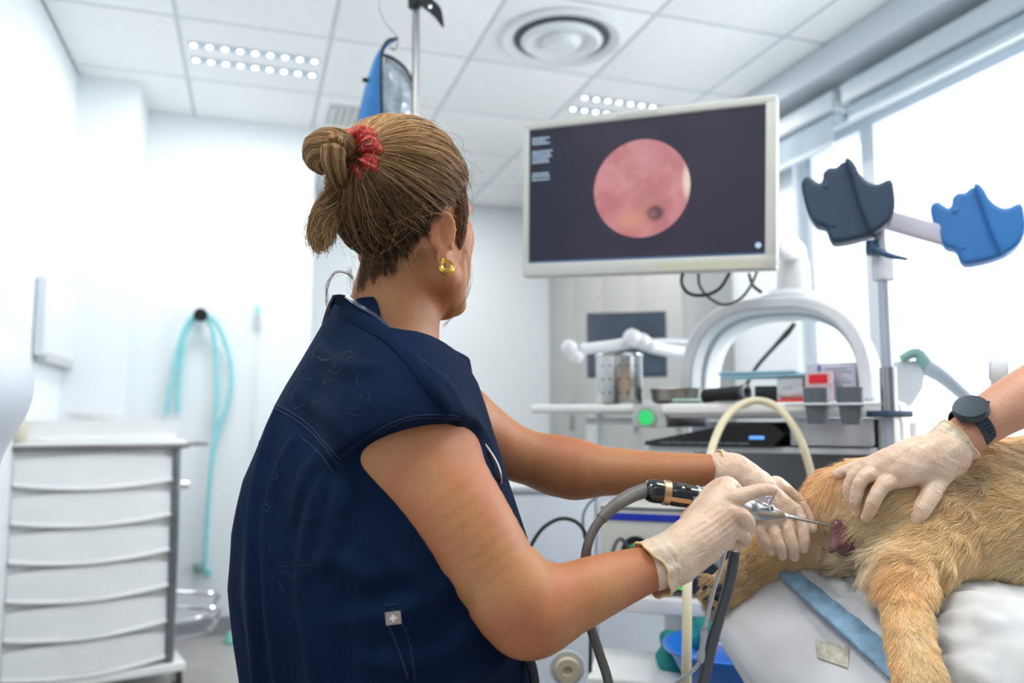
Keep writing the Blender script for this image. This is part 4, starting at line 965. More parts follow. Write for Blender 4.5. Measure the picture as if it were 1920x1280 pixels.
# bounding box from the camera-side joints
def arms(s):
    s.limb([(nat(740, 790, .965), .066), (nat(760, 835, .955), .0675), (nat(848, 955, .93), .0600), (nat(930, 1075, .915), .0500), (nat(984, 1148, .915), .0435)], .03)
    s.limb([(nat(975, 1128, .912), .0440), (nat(1000, 1146, .915), .0440), (nat(1050, 1130, .925), .0415), (nat(1110, 1104, .94), .0375), (nat(1180, 1078, .965), .0305), (nat(1240, 1058, .985), .0250)], .035)
    s.limb([(nat(868, 790, 1.22), .052), (nat(950, 842, 1.25), .044), (nat(1020, 866, 1.26), .0415), (nat(1072, 878, 1.26), .0405)], .03)
    s.limb([(nat(1050, 874, 1.26), .0405), (nat(1082, 880, 1.258), .0415), (nat(1130, 883, 1.24), .0385), (nat(1210, 884, 1.21), .0315), (nat(1290, 882, 1.18), .0255), (nat(1350, 880, 1.16), .0215)], .03)
def head(s):
    R = HM
    s.ell(hp(0, -.004, .004), (.075, .093, .088), R, .02)
    s.ell(hp(0, .030, -.052), (.0615, .062, .082), R, .025)
    for sx in (-1, 1):
        s.chain([(hp(sx*.056, .0, -.072), .016), (hp(sx*.050, .025, -.108), .015), (hp(sx*.022, .072, -.142), .015)], .02)
        s.ell(hp(sx*.038, .058, -.055), (.026, .024, .026), R, .02)     # cheekbones
        s.ell(hp(sx*.034, .048, -.095), (.026, .030, .032), R, .02)     # cheeks
        s.cone(hp(sx*.012, .088, -.012), hp(sx*.045, .074, -.010), .009, .008, .012)   # brows
        s.ell(hp(sx*.032, .096, -.033), (.016, .014, .011), R, .01, 'sub')   # eye sockets
        s.ell(hp(sx*.032, .082, -.033), (.0125, .0115, .0115), R, .002)   # eyes
    s.cone(hp(0, .072, -.142), hp(0, .070, -.138), .018, .018, .015)
    s.ell(hp(0, .045, -.105), (.045, .045, .045), R, .02)
    s.chain([(hp(0, .092, -.022), .008), (hp(0, .106, -.062), .0105)], .012)      # nose
    for sx in (-1, 1): s.ell(hp(sx*.011, .099, -.066), (.008, .009, .007), R, .006)
    s.ell(hp(0, .091, -.094), (.022, .010, .006), R, .005)   # lips
    s.ell(hp(0, .089, -.105), (.019, .010, .007), R, .004)
def ear(s, sx):
    c = hp(sx*.074, -.004, -.066)
    eX = hX*sx; out = (eX*.80 - hF*.60).normalized(); fw = (hF*.80+eX*.60).normalized()   # the ear stands off the head
    up = hZ
    def e(a, b, o=0): return np.array(Vector(c)+fw*a+up*b+out*o)
    M = np.array([fw, up, out])
    s.ell(e(0, .004, .004), (.0135, .026, .0048), M, .006)
    s.ell(e(.004, .004, .0085), (.0098, .019, .0055), M, .003, 'sub')
    pts = []
    for t in np.linspace(-.35*math.pi, 1.25*math.pi, 12):
        # the rim from the front root over the top down to the lobe
        pts.append((e(-.0150*math.cos(t+.15)*-1*-1, .008+.0235*math.sin(t), .006), .0032))
    s.chain(pts, .002)
    s.ell(e(.000, -.027, .004), (.0080, .0130, .0048), M, .004)
    s.cone(e(.010, -.010, .0), e(.004, .018, .002), .006, .004, .004)
body = SDF([-.45, .35, .62], [.80, 1.55, 1.47], .0030)
# rebuild at the finer step from the same shapes
arms(body)
for py_, w_, t_ in [(800, .14, .085), (860, .160, .100), (980, .15, .10), (1130, .15, .105), (1290, .165, .115)]:
    body.ell(nat(710, py_, 1.08), (w_, t_, .11), np.array([TX, TF, (0, 0, 1)]), .06)
body.cone(nat(725, 690, 1.08), nat(752, 800, .975), .035, .05, .03)
body.cone(nat(735, 690, 1.08), nat(850, 780, 1.20), .035, .045, .03)
body.limb([(nat(752, 480, 1.085), .050), (nat(735, 560, 1.08), .0535), (nat(722, 650, 1.075), .060)], .03)
body.cone(nat(778, 540, 1.10), nat(758, 650, 1.10), .033, .038, .04)
head(body); ear(body, 1); ear(body, -1)
bo = body.mesh('body', SKIN, woman)

# ---- the scrub top
NAVY = bpy.data.materials.new('navy_cotton'); NAVY.use_nodes = True
def cloth_mat(m, c1, c2, weave=2500, bumpk=.25, rough=.85, sheen=.25):
    nt = m.node_tree; b = nt.nodes['Principled BSDF']; L = nt.links.new
    tc = nt.nodes.new('ShaderNodeTexCoord'); n = nt.nodes.new('ShaderNodeTexNoise'); n.inputs['Scale'].default_value = 9; n.inputs['Detail'].default_value = 6
    L(tc.outputs['Object'], n.inputs['Vector'])
    r = nt.nodes.new('ShaderNodeValToRGB'); r.color_ramp.elements[0].position = .3; r.color_ramp.elements[1].position = .75
    r.color_ramp.elements[0].color = (*c1, 1); r.color_ramp.elements[1].color = (*c2, 1); L(n.outputs['Fac'], r.inputs[0]); L(r.outputs[0], b.inputs['Base Color'])
    b.inputs['Roughness'].default_value = rough; b.inputs['Specular IOR Level'].default_value = .12; b.inputs['Sheen Weight'].default_value = sheen; b.inputs['Sheen Roughness'].default_value = .5
    b.inputs['Sheen Tint'].default_value = (*[min(1, x*8+.1) for x in c2], 1)
    n2 = nt.nodes.new('ShaderNodeTexNoise'); n2.inputs['Scale'].default_value = weave*.5; n2.inputs['Detail'].default_value = 2; L(tc.outputs['Object'], n2.inputs['Vector'])
    n3 = nt.nodes.new('ShaderNodeTexNoise'); n3.inputs['Scale'].default_value = 22; n3.inputs['Detail'].default_value = 3; n3.inputs['Distortion'].default_value = 1.2; L(tc.outputs['Object'], n3.inputs['Vector'])
    b1 = nt.nodes.new('ShaderNodeBump'); b1.inputs['Strength'].default_value = bumpk; b1.inputs['Distance'].default_value = .0006; L(n2.outputs['Fac'], b1.inputs['Height'])
    b2 = nt.nodes.new('ShaderNodeBump'); b2.inputs['Strength'].default_value = .35; b2.inputs['Distance'].default_value = .006; L(n3.outputs['Fac'], b2.inputs['Height'])
    L(b1.outputs[0], b2.inputs['Normal']); L(b2.outputs[0], b.inputs['Normal'])
cloth_mat(NAVY, (.0018, .0085, .030), (.0024, .012, .044), sheen=.0)
TG = ([-.46, .60, .58], [.42, 1.52, 1.28])
top = SDF(*TG, .0036)
lev = [(560, 626, 770), (600, 602, 800), (645, 576, 838), (680, 556, 872), (720, 532, 893), (760, 510, 905), (800, 492, 915), (900, 455, 945), (1000, 436, 980), (1100, 430, 992), (1200, 440, 992), (1300, 455, 1000), (1420, 470, 1010)]
DT = 1.08
zs = np.array([nat(960, q[0], DT)[2] for q in lev]); 
S_ = np.array([(q[2]-q[1])/2*DT/FPX for q in lev]); C_ = np.array([nat((q[1]+q[2])/2, q[0], DT) for q in lev])
o_ = np.argsort(zs)
def torso_fn(X, Y, Z):
    cx = np.interp(Z, zs[o_], C_[o_, 0]); cy = np.interp(Z, zs[o_], C_[o_, 1]); S = np.interp(Z, zs[o_], S_[o_])
    ww = S*1.13; tt = S*.85
    u = ((X-cx)*TX[0]+(Y-cy)*TX[1])/ww; v = ((X-cx)*TF[0]+(Y-cy)*TF[1])/tt
    rr = (np.abs(u)**2.3+np.abs(v)**2.3)**(1/2.3)
    return (rr-1)*np.minimum(ww, tt)*.95
top.op(top.lo, top.lo+np.array(top.d.shape)*top.h, torso_fn, .02)
# yoke over the shoulders and the cap sleeves
sh = nat(752, 815, .955); sl = SDF(*TG, .0036)
sl.cone(nat(716, 640, 1.05), nat(738, 735, .985), .050, .066, .05)
sl.chain([(nat(738, 735, .985), .068), (nat(752, 812, .95), .0765), (nat(800, 880, .94), .078)], .03)
def hem(g, A, B, Cc, inside):
    n = np.cross(B-A, Cc-A)
    if (inside-A)@n > 0: n = -n
    g.plane(A, n, .004)
hem(sl, nat(628, 890, 1.00), nat(876, 797, .965), nat(752, 790, .865), nat(740, 700, 1.0))
sl2 = SDF(*TG, .0036)
sl2.cone(nat(735, 650, 1.10), nat(842, 740, 1.20), .050, .056, .05)
sl2.chain([(nat(842, 740, 1.20), .057), (nat(885, 775, 1.23), .058), (nat(960, 840, 1.25), .058)], .03)
hem(sl2, nat(888, 712, 1.22), nat(905, 840, 1.28), nat(895, 790, 1.15), nat(840, 740, 1.2))
top.d = smin(smin(top.d, sl.d, .028), sl2.d, .03)
# folds
fz = lambda X, Y, Z: .0028*wob(X+.06*np.sin(Z*14), Y, Z*.35, 46, 3)*np.clip((1.08-Z)*6, .25, 1) + .0018*wob(X, Y, Z, 30, 5)
top.warp(fz)
# soft hanging pleats on the back
th = lambda X, Y, Z: np.arctan2((Y-C_[6, 1])*TX[1]+(X-C_[6, 0])*TX[0], (Y-C_[6, 1])*TF[1]+(X-C_[6, 0])*TF[0])
top.warp(lambda X, Y, Z: .0035*np.sin(th(X, Y, Z)*13+Z*5)*np.clip((1.02-Z)*5, 0, 1)*np.clip(-np.cos(th(X, Y, Z))+.5, 0, 1))
# folds laid over the back and down from the armpit
for P, r in [([(520, 775), (497, 860), (482, 960), (478, 1080), (484, 1290)], .011), ([(552, 830), (522, 900), (506, 1000), (510, 1150), (525, 1290)], .009),
             ([(612, 900), (588, 980), (572, 1100), (592, 1290)], .011), ([(655, 930), (682, 1030), (690, 1150), (680, 1290)], .009),
             ([(855, 1085), (800, 1120), (730, 1150), (650, 1160)], .011), ([(900, 1160), (850, 1210), (770, 1240), (690, 1235)], .011),
             ([(740, 1070), (690, 1080), (640, 1050), (600, 1060)], .008), ([(950, 1215), (900, 1260), (820, 1285)], .010),
             ([(600, 860), (575, 900), (560, 960)], .008), ([(645, 900), (640, 960), (620, 1040)], .009), ([(700, 960), (730, 1040), (790, 1090)], .008),
             ([(600, 660), (650, 690), (700, 690)], .006), ([(760, 670), (800, 720), (840, 770)], .007), ([(800, 690), (840, 730), (868, 785)], .005), ([(560, 740), (610, 770), (660, 820)], .005)]:
    ridge(top, P, r, .018, .30)
# neck opening and collar
top.cone(nat(728, 650, 1.085), nat(714, 470, 1.09), .0600, .068, .004, mode='sub')
top.limb([(nat(716, 505, .99), .036), (nat(758, 570, 1.005), .037), (nat(800, 612, 1.05), .040)], .004) if False else None
for a_, b_ in (((716, 505, .99), (758, 568, 1.0)), ((758, 568, 1.0), (802, 628, 1.06))): top.cone(nat(*a_), nat(*b_), .038, .039, .004, mode='sub')
top.cone(nat(800, 700, 1.13), nat(770, 580, 1.12), .020, .06, .01, mode='sub')
tp = top.mesh('scrub_top', NAVY, woman)

# stand collar: a ribbon round the neck, lower at the throat
def ribbon(name, lowp, topp, th, m, parent, n=10, closed=False):
    A_, _ = catmull([Vector(p) for p in lowp], [0]*len(lowp), n, closed); B_, _ = catmull([Vector(p) for p in topp], [0]*len(topp), n, closed)
    K = 6; vs = []; fs = []; M = len(A_)
    cen = sum(A_, Vector())/M
    for i in range(M):
        t = (A_[min(i+1, M-1)]-A_[max(i-1, 0)]).normalized(); u = (B_[i]-A_[i]).normalized(); nn = t.cross(u).normalized()
        if nn.dot(A_[i]-cen) < 0: nn = -nn
        for s_ in (0, 1):
            for j in range(K+1):
                q = j/K; p = A_[i].lerp(B_[i], q)
                bulge = math.sin(q*math.pi)*.0015
                vs.append(tuple(p+nn*(bulge+(th/2 if s_ == 0 else -th/2)*min(1, .3+2.2*min(q, 1-q)))))
    W = 2*(K+1)
    for i in range(M if closed else M-1):
        k = (i+1) % M
        for j in range(K):
            fs.append((i*W+j, k*W+j, k*W+j+1, i*W+j+1)); fs.append((i*W+K+1+j, i*W+K+2+j, k*W+K+2+j, k*W+K+1+j))
        fs.append((i*W, i*W+K+1, k*W+K+1, k*W)); fs.append((i*W+K, k*W+K, k*W+2*K+1, i*W+2*K+1))
    mb = MB(); mb.raw(vs, fs)
    return mb.build(name, m, parent)
ribbon('collar',
  [at(608, 635, 1.07), at(600, 640, 1.10), at(632, 636, 1.155), at(720, 640, 1.19), at(800, 690, 1.20), at(880, 745, 1.18)],
  [at(628, 556, 1.075), at(626, 553, 1.10), at(655, 556, 1.145), at(722, 590, 1.17), at(795, 648, 1.18), at(873, 722, 1.17)],
  .0045, NAVY, woman)
# welt seams on the yoke, following the cloth

from mathutils.bvhtree import BVHTree
def bvh_of(o): return BVHTree.FromPolygons([v.co for v in o.data.vertices], [tuple(p.vertices) for p in o.data.polygons])
bt = bvh_of(tp)
def on_cloth(px, py, lift=.0005):
    d = (at(px, py, 1)-EYE).normalized(); h = bt.ray_cast(EYE, d)
    return (h[0]+h[1]*lift*(1 if h[1].dot(d) < 0 else -1)) if h[0] else None
def seam(P, name='seam', r=.0008, m=None):
    Q, _ = catmull([Vector((x, y, 0)) for x, y in P], [0]*len(P), 10)
    pts = [on_cloth(q.x, q.y) for q in Q]; pts = [p for p in pts if p is not None]
    good = [pts[0]]
    for p in pts[1:]:
        if (p-good[-1]).length < .03: good.append(p)
    if len(good) > 2: MB().tube(good, r, 6).build(name, m or NAVYS, tp)
NAVYS = None
NAVYS = mat('navy_seam', (.004, .014, .055), .9, var=.2)
LOW = [(616, 590), (642, 592), (680, 616), (726, 645), (764, 684), (800, 735), (835, 780)]
TOPP = [(628, 558), (654, 562), (692, 596), (736, 625), (774, 666), (812, 716), (846, 765)]
_l = [on_cloth(x, y, .0015) for x, y in LOW]; _t = [on_cloth(x, y, .0050) or on_cloth(x-6, y+8, .006) for x, y in TOPP]
_k = [i for i in range(len(LOW)) if _l[i] is not None and _t[i] is not None]
if len(_k) > 3: ribbon('collar', [_l[i] for i in _k], [_t[i] for i in _k], .0040, NAVY, woman)
for off in (0, 9): seam([(514+off*.3, 757+off), (545, 772+off), (580, 797+off), (612, 832+off), (640-off*.4, 862+off)], r=.0011)
for off in (10, 15): seam([(640, 868-off), (680, 838-off), (725, 812-off), (775, 795-off), (825, 792-off), (862, 795-off)], r=.0007)
seam([(560, 815), (600, 850), (625, 885)], r=.0010)
seam([(735, 1140), (756, 1172), (770, 1215), (778, 1275)], r=.0009)
seam([(722, 1135), (745, 1132)], r=.0010); seam([(728, 1168), (745, 1210), (765, 1270)], r=.0014)
seam([(492, 800), (480, 870), (474, 960)], r=.0007)
# woven tag with a white cross
def patch(px, py, wx_, hy_, rot, name, m, lift, parent, shapes=None):
    c = on_cloth(px, py, lift); c1 = on_cloth(px+10, py, lift); c2 = on_cloth(px, py-10, lift)
    u = (c1-c).normalized(); n = u.cross((c2-c)).normalized(); v = n.cross(u); n = n if n.dot(FW) < 0 else -n
    cr, sr = math.cos(rot), math.sin(rot); u2 = u*cr+v*sr; v2 = v*cr-u*sr
    F_ = lambda x, y, z: c+u2*x+v2*y+n*z
    mb = MB(F_)
    for (x0, x1, y0, y1) in (shapes or [(-wx_/2, wx_/2, -hy_/2, hy_/2)]): mb.box(x0, x1, y0, y1, 0, .0007)
    return mb.build(name, m, parent)
tg_ = patch(738, 1157, .0165, .0135, math.radians(8), 'woven_tag', mat('tag_grey', (.32, .27, .26), .7, var=.1), .0016, tp)
patch(738, 1157, 0, 0, math.radians(8), 'white_cross', mat('cross_white', (.80, .78, .75), .7), .0024, tp, [(-.0036, .0036, -.0011, .0011), (-.0011, .0011, -.0036, .0036)])
# black strap showing below the elbow
MB().tube([at(972, 1215, .97), at(990, 1235, .965), at(1000, 1262, .96), at(1004, 1300, .96)], [.006, .007, .006, .006], 8, 5).build('black_strap', mat('strap_black', (.008, .010, .016), .6), woman)
# ---- her lower body and the stool she sits on (below the frame)
tr_m = mat('navy_trousers', (.003, .012, .045), .9, var=.2)
pel = nat(712, 1290, 1.08); pel = np.array([pel[0], pel[1], .56]); fwd = np.array(tF); lat = np.array(tX)
lg_ = SDF(pel-np.array([.42, .42, .60]), pel+np.array([.72, .72, .16]), .007)
lg_.ell(pel, (.175, .135, .12), np.array([TX, TF, (0, 0, 1)]), .05)
for s_ in (-1, 1):
    hip = pel+lat*s_*.085+np.array([0, 0, -.01]); knee = pel+lat*s_*.16+fwd*.40+np.array([0, 0, -.045]); ank = np.array([knee[0], knee[1], .10])+fwd*.02
    lg_.limb([(hip, .088), ((hip+knee)/2, .078), (knee, .062)], .05)
    lg_.limb([(knee, .062), ((knee*.6+ank*.4)-fwd*.02, .064), (ank, .050)], .04)
lg_.warp(lambda X, Y, Z: .003*wob(X, Y, Z, 40, 44))
lg_.mesh('trousers', tr_m, woman)
for s_ in (-1, 1):
    knee = pel+lat*s_*.16+fwd*.40; a_ = np.array([knee[0], knee[1], 0])+fwd*.02
    sg = SDF(a_-np.array([.28, .28, .02]), a_+np.array([.28, .28, .17]), .005)
    sg.limb([(a_+np.array([0, 0, .11]), .042), (a_+np.array([0, 0, .05]), .042), (a_+fwd*.10+np.array([0, 0, .042]), .040), (a_+fwd*.17+np.array([0, 0, .034]), .031)], .02)
    sg.limb([(a_-fwd*.035+np.array([0, 0, .035]), .030), (a_+np.array([0, 0, .035]), .03)], .02); sg.plane(a_+np.array([0, 0, .003]), (0, 0, -1), .002)
    sg.mesh('shoe', mat('shoe_white', (.70, .70, .70), .5), woman)
stl = thing('stool', 'round black swivel stool under the woman in navy scrubs', 'stool', (pel[0], pel[1], 0))
MB().lathe([(0, .385), (.16, .385), (.185, .40), (.185, .425), (.165, .440), (0, .443)], (pel[0], pel[1], 0), (0, 0, 1), 40).build('seat', RUBBER, stl)
MB().cyl((pel[0], pel[1], .09), (pel[0], pel[1], .386), .024).build('column', CHROME, stl)
for k in range(5):
    a = 2*math.pi*k/5; e = (pel[0]+.25*math.cos(a), pel[1]+.25*math.sin(a), .07)
    l_ = MB().tube([(pel[0], pel[1], .10), e], .016, 10).build('leg', CHROME, stl)
    MB().cyl((e[0]-.012, e[1], .028), (e[0]+.012, e[1], .028), .028).build('caster', RUBBER, l_)
# ---- hair
def hair_mat(name, dark, light, rough=.32):
    m = bpy.data.materials.new(name); m.use_nodes = True; nt = m.node_tree; L = nt.links.new
    b = nt.nodes['Principled BSDF']
    at_ = nt.nodes.new('ShaderNodeAttribute'); at_.attribute_name = 'tint'
    L(at_.outputs['Color'], b.inputs['Base Color'])
    b.inputs['Roughness'].default_value = rough; b.inputs['Specular IOR Level'].default_value = .35
    return m
HAIRM = hair_mat('hair_strands', None, None)
hbase = mat('hair_underlayer', (.075, .042, .020), .6, var=.4, vscale=60, bump=.6, bscale=300)
hb = SDF(np.array(HC)-.17, np.array(HC)+.16, .0028)
hb.ell(hp(0, -.004, .004), (.0795, .0985, .0935), HM, .0)
hb.plane(hp(0, 0, -.028), np.array(hX*0+hF*.70-hZ*.72), .012)      # hairline: nape low, temples high
hb.plane(hp(0, .088, .03), np.array(hF), .012)
hair = hb.mesh('hair', hbase, woman); 
hair['label'] = 'dark blond hair swept up into a bun'
BUN = hp(*( (HM @ (nat(668, 300, 1.03)-np.array(HC))) ))
bl = HM @ (nat(684, 300, 1.0)-np.array(HC))         # gathering point in head axes
bdir = bl/np.linalg.norm(bl)
ER = np.array([.0795, .0985, .0935])
def surf(dirs, lift):
    r = 1/np.sqrt(((dirs/ER)**2).sum(-1))
    return dirs*(r+lift)[..., None]
def to_world(P): return np.array(HC)+P@HM
N = 15000; K = 12
d0 = rng.normal(size=(N*4, 3)); d0 /= np.linalg.norm(d0, axis=1)[:, None]
P0 = surf(d0, np.zeros(len(d0)))
edge = (P0[:, 1]*.70-(P0[:, 2]+.028)*.72)
keep = (edge < .008+.004*rng.normal(size=len(edge))) & (P0[:, 1] < .092)
d0 = d0[keep][:N]; P0 = P0[keep][:N]; edge = edge[keep][:N]; N = len(d0)
# start strands further out near the hairline often
ang = np.arccos(np.clip(d0@bdir, -1, 1))
t = np.linspace(0, 1, K)[None, :]
clump = np.sin(np.arctan2(*(d0@np.linalg.qr(np.c_[bdir, rng.normal(size=(3, 2))])[0][:, 1:]).T)*37+3*np.sin(ang*4))
lift0 = np.where(edge > -.012, -.002, .0)+rng.uniform(-.001, .0075, N)
sl_ = (np.sin((1-t)*ang[:, None])[..., None]*d0[:, None, :]+np.sin(t*ang[:, None])[..., None]*bdir)/np.sin(ang)[:, None, None]
sl_ /= np.linalg.norm(sl_, axis=-1)[..., None]
jit = rng.normal(size=(N, 3))*.018
sl_ = sl_+jit[:, None, :]*np.sin(t*math.pi)[..., None]
lift = lift0[:, None]*(1-t)+(.004+.009*rng.uniform(0, 1, N)[:, None])*t+.0035*np.sin(t*math.pi)*clump[:, None]+.001*rng.normal(size=(N, 1))*np.sin(t*9+rng.uniform(0, 6, (N, 1)))
lift = lift+.006*np.sin(t*math.pi)*(P0[:, 2] > .02)[:, None]
HP = to_world(surf(sl_, lift))
def tints(base, clumpv, hz):
    dark = np.array([.035, .018, .009]); mid = np.array([.23, .118, .048]); lite = np.array([.72, .45, .20])
    q = np.clip(base, 0, 1)[:, None]
    return np.where(q < .5, dark+(mid-dark)*q*2, mid+(lite-mid)*(q-.5)*2)
tone = .35+.32*(P0[:, 2]/.09)+.24*clump+.20*rng.normal(size=N)  # darker low, paler high: nape shade and crown sheen put into strand colour
strands('hair_strands', HP, np.linspace(.00030, .00022, K)[None, :].repeat(N, 0), HAIRM, hair, tints(tone, clump, None))

# bun: fat twisted coil left of the scrunchie, and the loose tail below it
def W(px, py, d): return nat(px, py, d)
bun_base = SDF(nat(612, 290, 1.03)-.075, nat(612, 290, 1.03)+.075, .0025)
bun_base.limb([(W(662, 288, 1.0), .009), (W(644, 270, .98), .0125), (W(618, 266, .975), .015), (W(598, 278, .975), .015), (W(596, 297, .985), .013), (W(612, 310, 1.0), .009)], .008)
bun_base.limb([(W(640, 268, .968), .009), (W(625, 294, .963), .0115), (W(630, 322, .972), .010), (W(640, 345, 1.0), .006)], .010)
bun_base.mesh('bun', hbase, hair)
def bundle(path, radii, n, twist=0.0, K=14, jitter=.0008, tone0=.55, wave=0, fray=0):
    P, R = catmull([Vector(p) for p in path], list(radii), 8)
    P = np.array([tuple(p) for p in P]); R = np.array(R)
    idx = np.linspace(0, len(P)-1, K); P = np.array([[np.interp(i, range(len(P)), P[:, c]) for c in range(3)] for i in idx]); R = np.interp(idx, range(len(R)), R)
    T = np.gradient(P, axis=0); T /= np.linalg.norm(T, axis=1)[:, None]
    ref = np.array([.3, .2, .9]); A = np.cross(T, ref); A /= np.linalg.norm(A, axis=1)[:, None]; B = np.cross(T, A)
    a = rng.uniform(0, 2*math.pi, n)[:, None]+np.linspace(0, twist, K)[None, :]; rr = np.sqrt(rng.uniform(.75, 1.12, n))[:, None]*R[None, :]
    out = P[None]+(np.cos(a)*rr)[..., None]*A+(np.sin(a)*rr)[..., None]*B
    if fray > 0:
        cutl = rng.uniform(1-fray, 1, n); tt_ = np.linspace(0, 1, K); new = np.empty_like(out)
        for i in range(n):
            for c in range(3): new[i, :, c] = np.interp(tt_*cutl[i], tt_, out[i, :, c])
        out = new+rng.normal(size=(n, 1, 3))*(tt_**2)[None, :, None]*.004
    out = out+rng.normal(size=(n, 1, 3))*jitter+rng.normal(size=(n, K, 3))*jitter*.4
    tn = tone0+.18*np.sin(a[:, 0]*7)+.14*rng.normal(size=n)
    return out, tints(tn, None, None)
segs = [
 bundle([W(662, 288, 1.0), W(644, 270, .98), W(620, 265, .975), W(598, 276, .975), W(594, 297, .985), W(612, 312, 1.0)], [.008, .014, .0155, .0165, .014, .010], 1800, 1.2, tone0=.66),
 bundle([W(648, 268, .98), W(630, 266, .965), W(624, 294, .96), W(630, 322, .97), W(640, 346, 1.0)], [.007, .010, .013, .011, .007], 1300, .8, tone0=.60),
 bundle([W(660, 345, 1.02), W(628, 372, 1.01), W(606, 410, 1.0), W(600, 445, 1.0), W(600, 470, 1.0)], [.011, .013, .013, .010, .0035], 1200, .5, tone0=.56, jitter=.0018, fray=.35),
 bundle([W(655, 350, 1.03), W(640, 372, 1.02), W(618, 392, 1.01), W(612, 430, 1.0), W(604, 462, 1.0)], [.008, .011, .012, .009, .003], 700, .5, tone0=.60, jitter=.0020, fray=.35)]
K0 = 14
strands('bun_strands', np.concatenate([s_[0] for s_ in segs]), .00024, HAIRM, hair, np.concatenate([s_[1] for s_ in segs]))
tb = SDF(nat(618, 400, 1.01)-.08, nat(618, 400, 1.01)+.08, .0028)
tb.limb([(W(655, 348, 1.02), .009), (W(628, 375, 1.01), .0105), (W(608, 415, 1.0), .0095), (W(602, 450, 1.0), .004)], .005)
tb.mesh('tail', hbase, hair)
# flyaways and wisps
fl = []; ft = []
for i in range(420):
    q = d0[rng.integers(N)]; s0 = surf(q[None], np.array([.004]))[0]
    v = rng.normal(size=3); v -= (v@q)*q; v /= np.linalg.norm(v)
    L_ = rng.uniform(.02, .06); u = np.linspace(0, 1, K0)[:, None]
    p = s0+v*u*L_+q*(np.sin(u*2.6)*L_*rng.uniform(.05, .30))
    fl.append(to_world(p)); ft.append(tints(np.array([.55+.2*rng.normal()]), None, None)[0])
def wisp(path, n, spread, tone=.5):
    for i in range(n):
        P, _ = catmull([Vector(p)+Vector(rng.normal(size=3)*spread) for p in path], [0]*len(path), 6)
        P = np.array([tuple(p) for p in P]); idx = np.linspace(0, len(P)-1, K0)
        fl.append(np.stack([np.interp(idx, range(len(P)), P[:, c]) for c in range(3)], 1)); ft.append(tints(np.array([tone+.1*rng.normal()]), None, None)[0])
wisp([W(662, 522, 1.04), W(650, 512, 1.03), W(628, 512, 1.03), W(614, 535, 1.03), W(614, 565, 1.04), W(618, 585, 1.05)], 14, .0016)
wisp([W(655, 500, 1.04), W(662, 540, 1.03), W(668, 560, 1.03)], 10, .003)
wisp([W(862, 440, 1.08), W(875, 480, 1.07), W(881, 530, 1.07), W(868, 570, 1.07), W(845, 595, 1.07), W(832, 612, 1.07)], 9, .0016, .6)
wisp([W(855, 430, 1.06), W(870, 470, 1.06), W(862, 540, 1.06), W(850, 590, 1.06)], 6, .002, .6)
for k in range(70):   # short hairs along the nape and the temple
    x0 = rng.uniform(665, 800); y0 = 540-(x0-665)*.45+rng.normal()*8
    wisp([W(x0, y0-22, 1.03), W(x0+rng.normal()*5, y0-4, 1.02), W(x0+rng.normal()*10, y0+rng.uniform(4, 14), 1.025)], 1, .001, .3)
strands('flyaway_strands', np.array(fl), .00013, HAIRM, hair, np.array(ft))
# the nape: strands drawn up from the neck towards the bun, lying on the surface
bb_, bh_ = bvh_of(bo), bvh_of(hair)
def on_head(px, py, lift):
    d = (at(px, py, 1)-EYE).normalized(); c = []
    for q in (bb_, bh_):
        h = q.ray_cast(EYE, d)
        if h[0]: c.append((h[3], h[0]))
    return (min(c, key=lambda z: z[0])[1]-d*lift) if c else None
nx, ny = [648, 672, 705, 742, 780, 812, 826], [548, 545, 528, 500, 466, 430, 400]
ns = []; nt_ = []
for i in range(2600):
    x0 = rng.uniform(650, 826); y0 = np.interp(x0, nx, ny)-abs(rng.normal())*16+rng.normal()*5+4*math.sin(x0*.19)+4*math.sin(x0*.07)
    ln = rng.uniform(.35, .75); row = []
    for k in range(12):
        q = k/11*ln; x = x0+(684-x0)*q+5*math.sin(x0*.3+q*5); y = y0+(300-y0)*q
        p = on_head(max(x, 648-.10*(y-430)) if y > 430 else x, y, .0012+.006*math.sin(q/ln*math.pi*.6)+.0015*rng.normal()*(k > 0))
        if p is None: break
        row.append(p)
    if len(row) == 12 and all((row[k+1]-row[k]).length < .03 for k in range(11)):
        ns.append([tuple(p) for p in row]); nt_.append(tints(np.array([.16+.16*rng.normal()+.12*math.sin(x0*.35)]), None, None)[0])  # low tone puts the shade of the nape into these strands
strands('nape_strands', np.array(ns), np.concatenate([[.00008], np.full(10, .00022), [.00012]])[None, :].repeat(len(ns), 0), HAIRM, hair, np.array(nt_))
# sideburn in front of the ear
sb, sc_ = bundle([W(862, 350, 1.06), W(866, 395, 1.06), W(862, 440, 1.065), W(856, 480, 1.07)], [.006, .007, .006, .002], 600, .2, tone0=.38)
strands('sideburn_strands', sb, .00020, HAIRM, hair, sc_)

# scrunchie: crumpled ring of patterned red cloth
sm = bpy.data.materials.new('bandana_red'); sm.use_nodes = True; nt = sm.node_tree; b = nt.nodes['Principled BSDF']; b.inputs['Roughness'].default_value = .7
tc = nt.nodes.new('ShaderNodeTexCoord'); v = nt.nodes.new('ShaderNodeTexVoronoi'); v.feature = 'DISTANCE_TO_EDGE'; v.inputs['Scale'].default_value = 120; nt.links.new(tc.outputs['Object'], v.inputs['Vector'])
n_ = nt.nodes.new('ShaderNodeTexNoise'); n_.inputs['Scale'].default_value = 70; nt.links.new(tc.outputs['Object'], n_.inputs['Vector'])
ad = nt.nodes.new('ShaderNodeMath'); ad.operation = 'MULTIPLY'; nt.links.new(v.outputs['Distance'], ad.inputs[0]); nt.links.new(n_.outputs['Fac'], ad.inputs[1])
r = nt.nodes.new('ShaderNodeValToRGB'); e = r.color_ramp.elements; e[0].position = 0; e[0].color = (.62, .36, .24, 1); e[1].position = .018; e[1].color = (.40, .010, .008, 1)
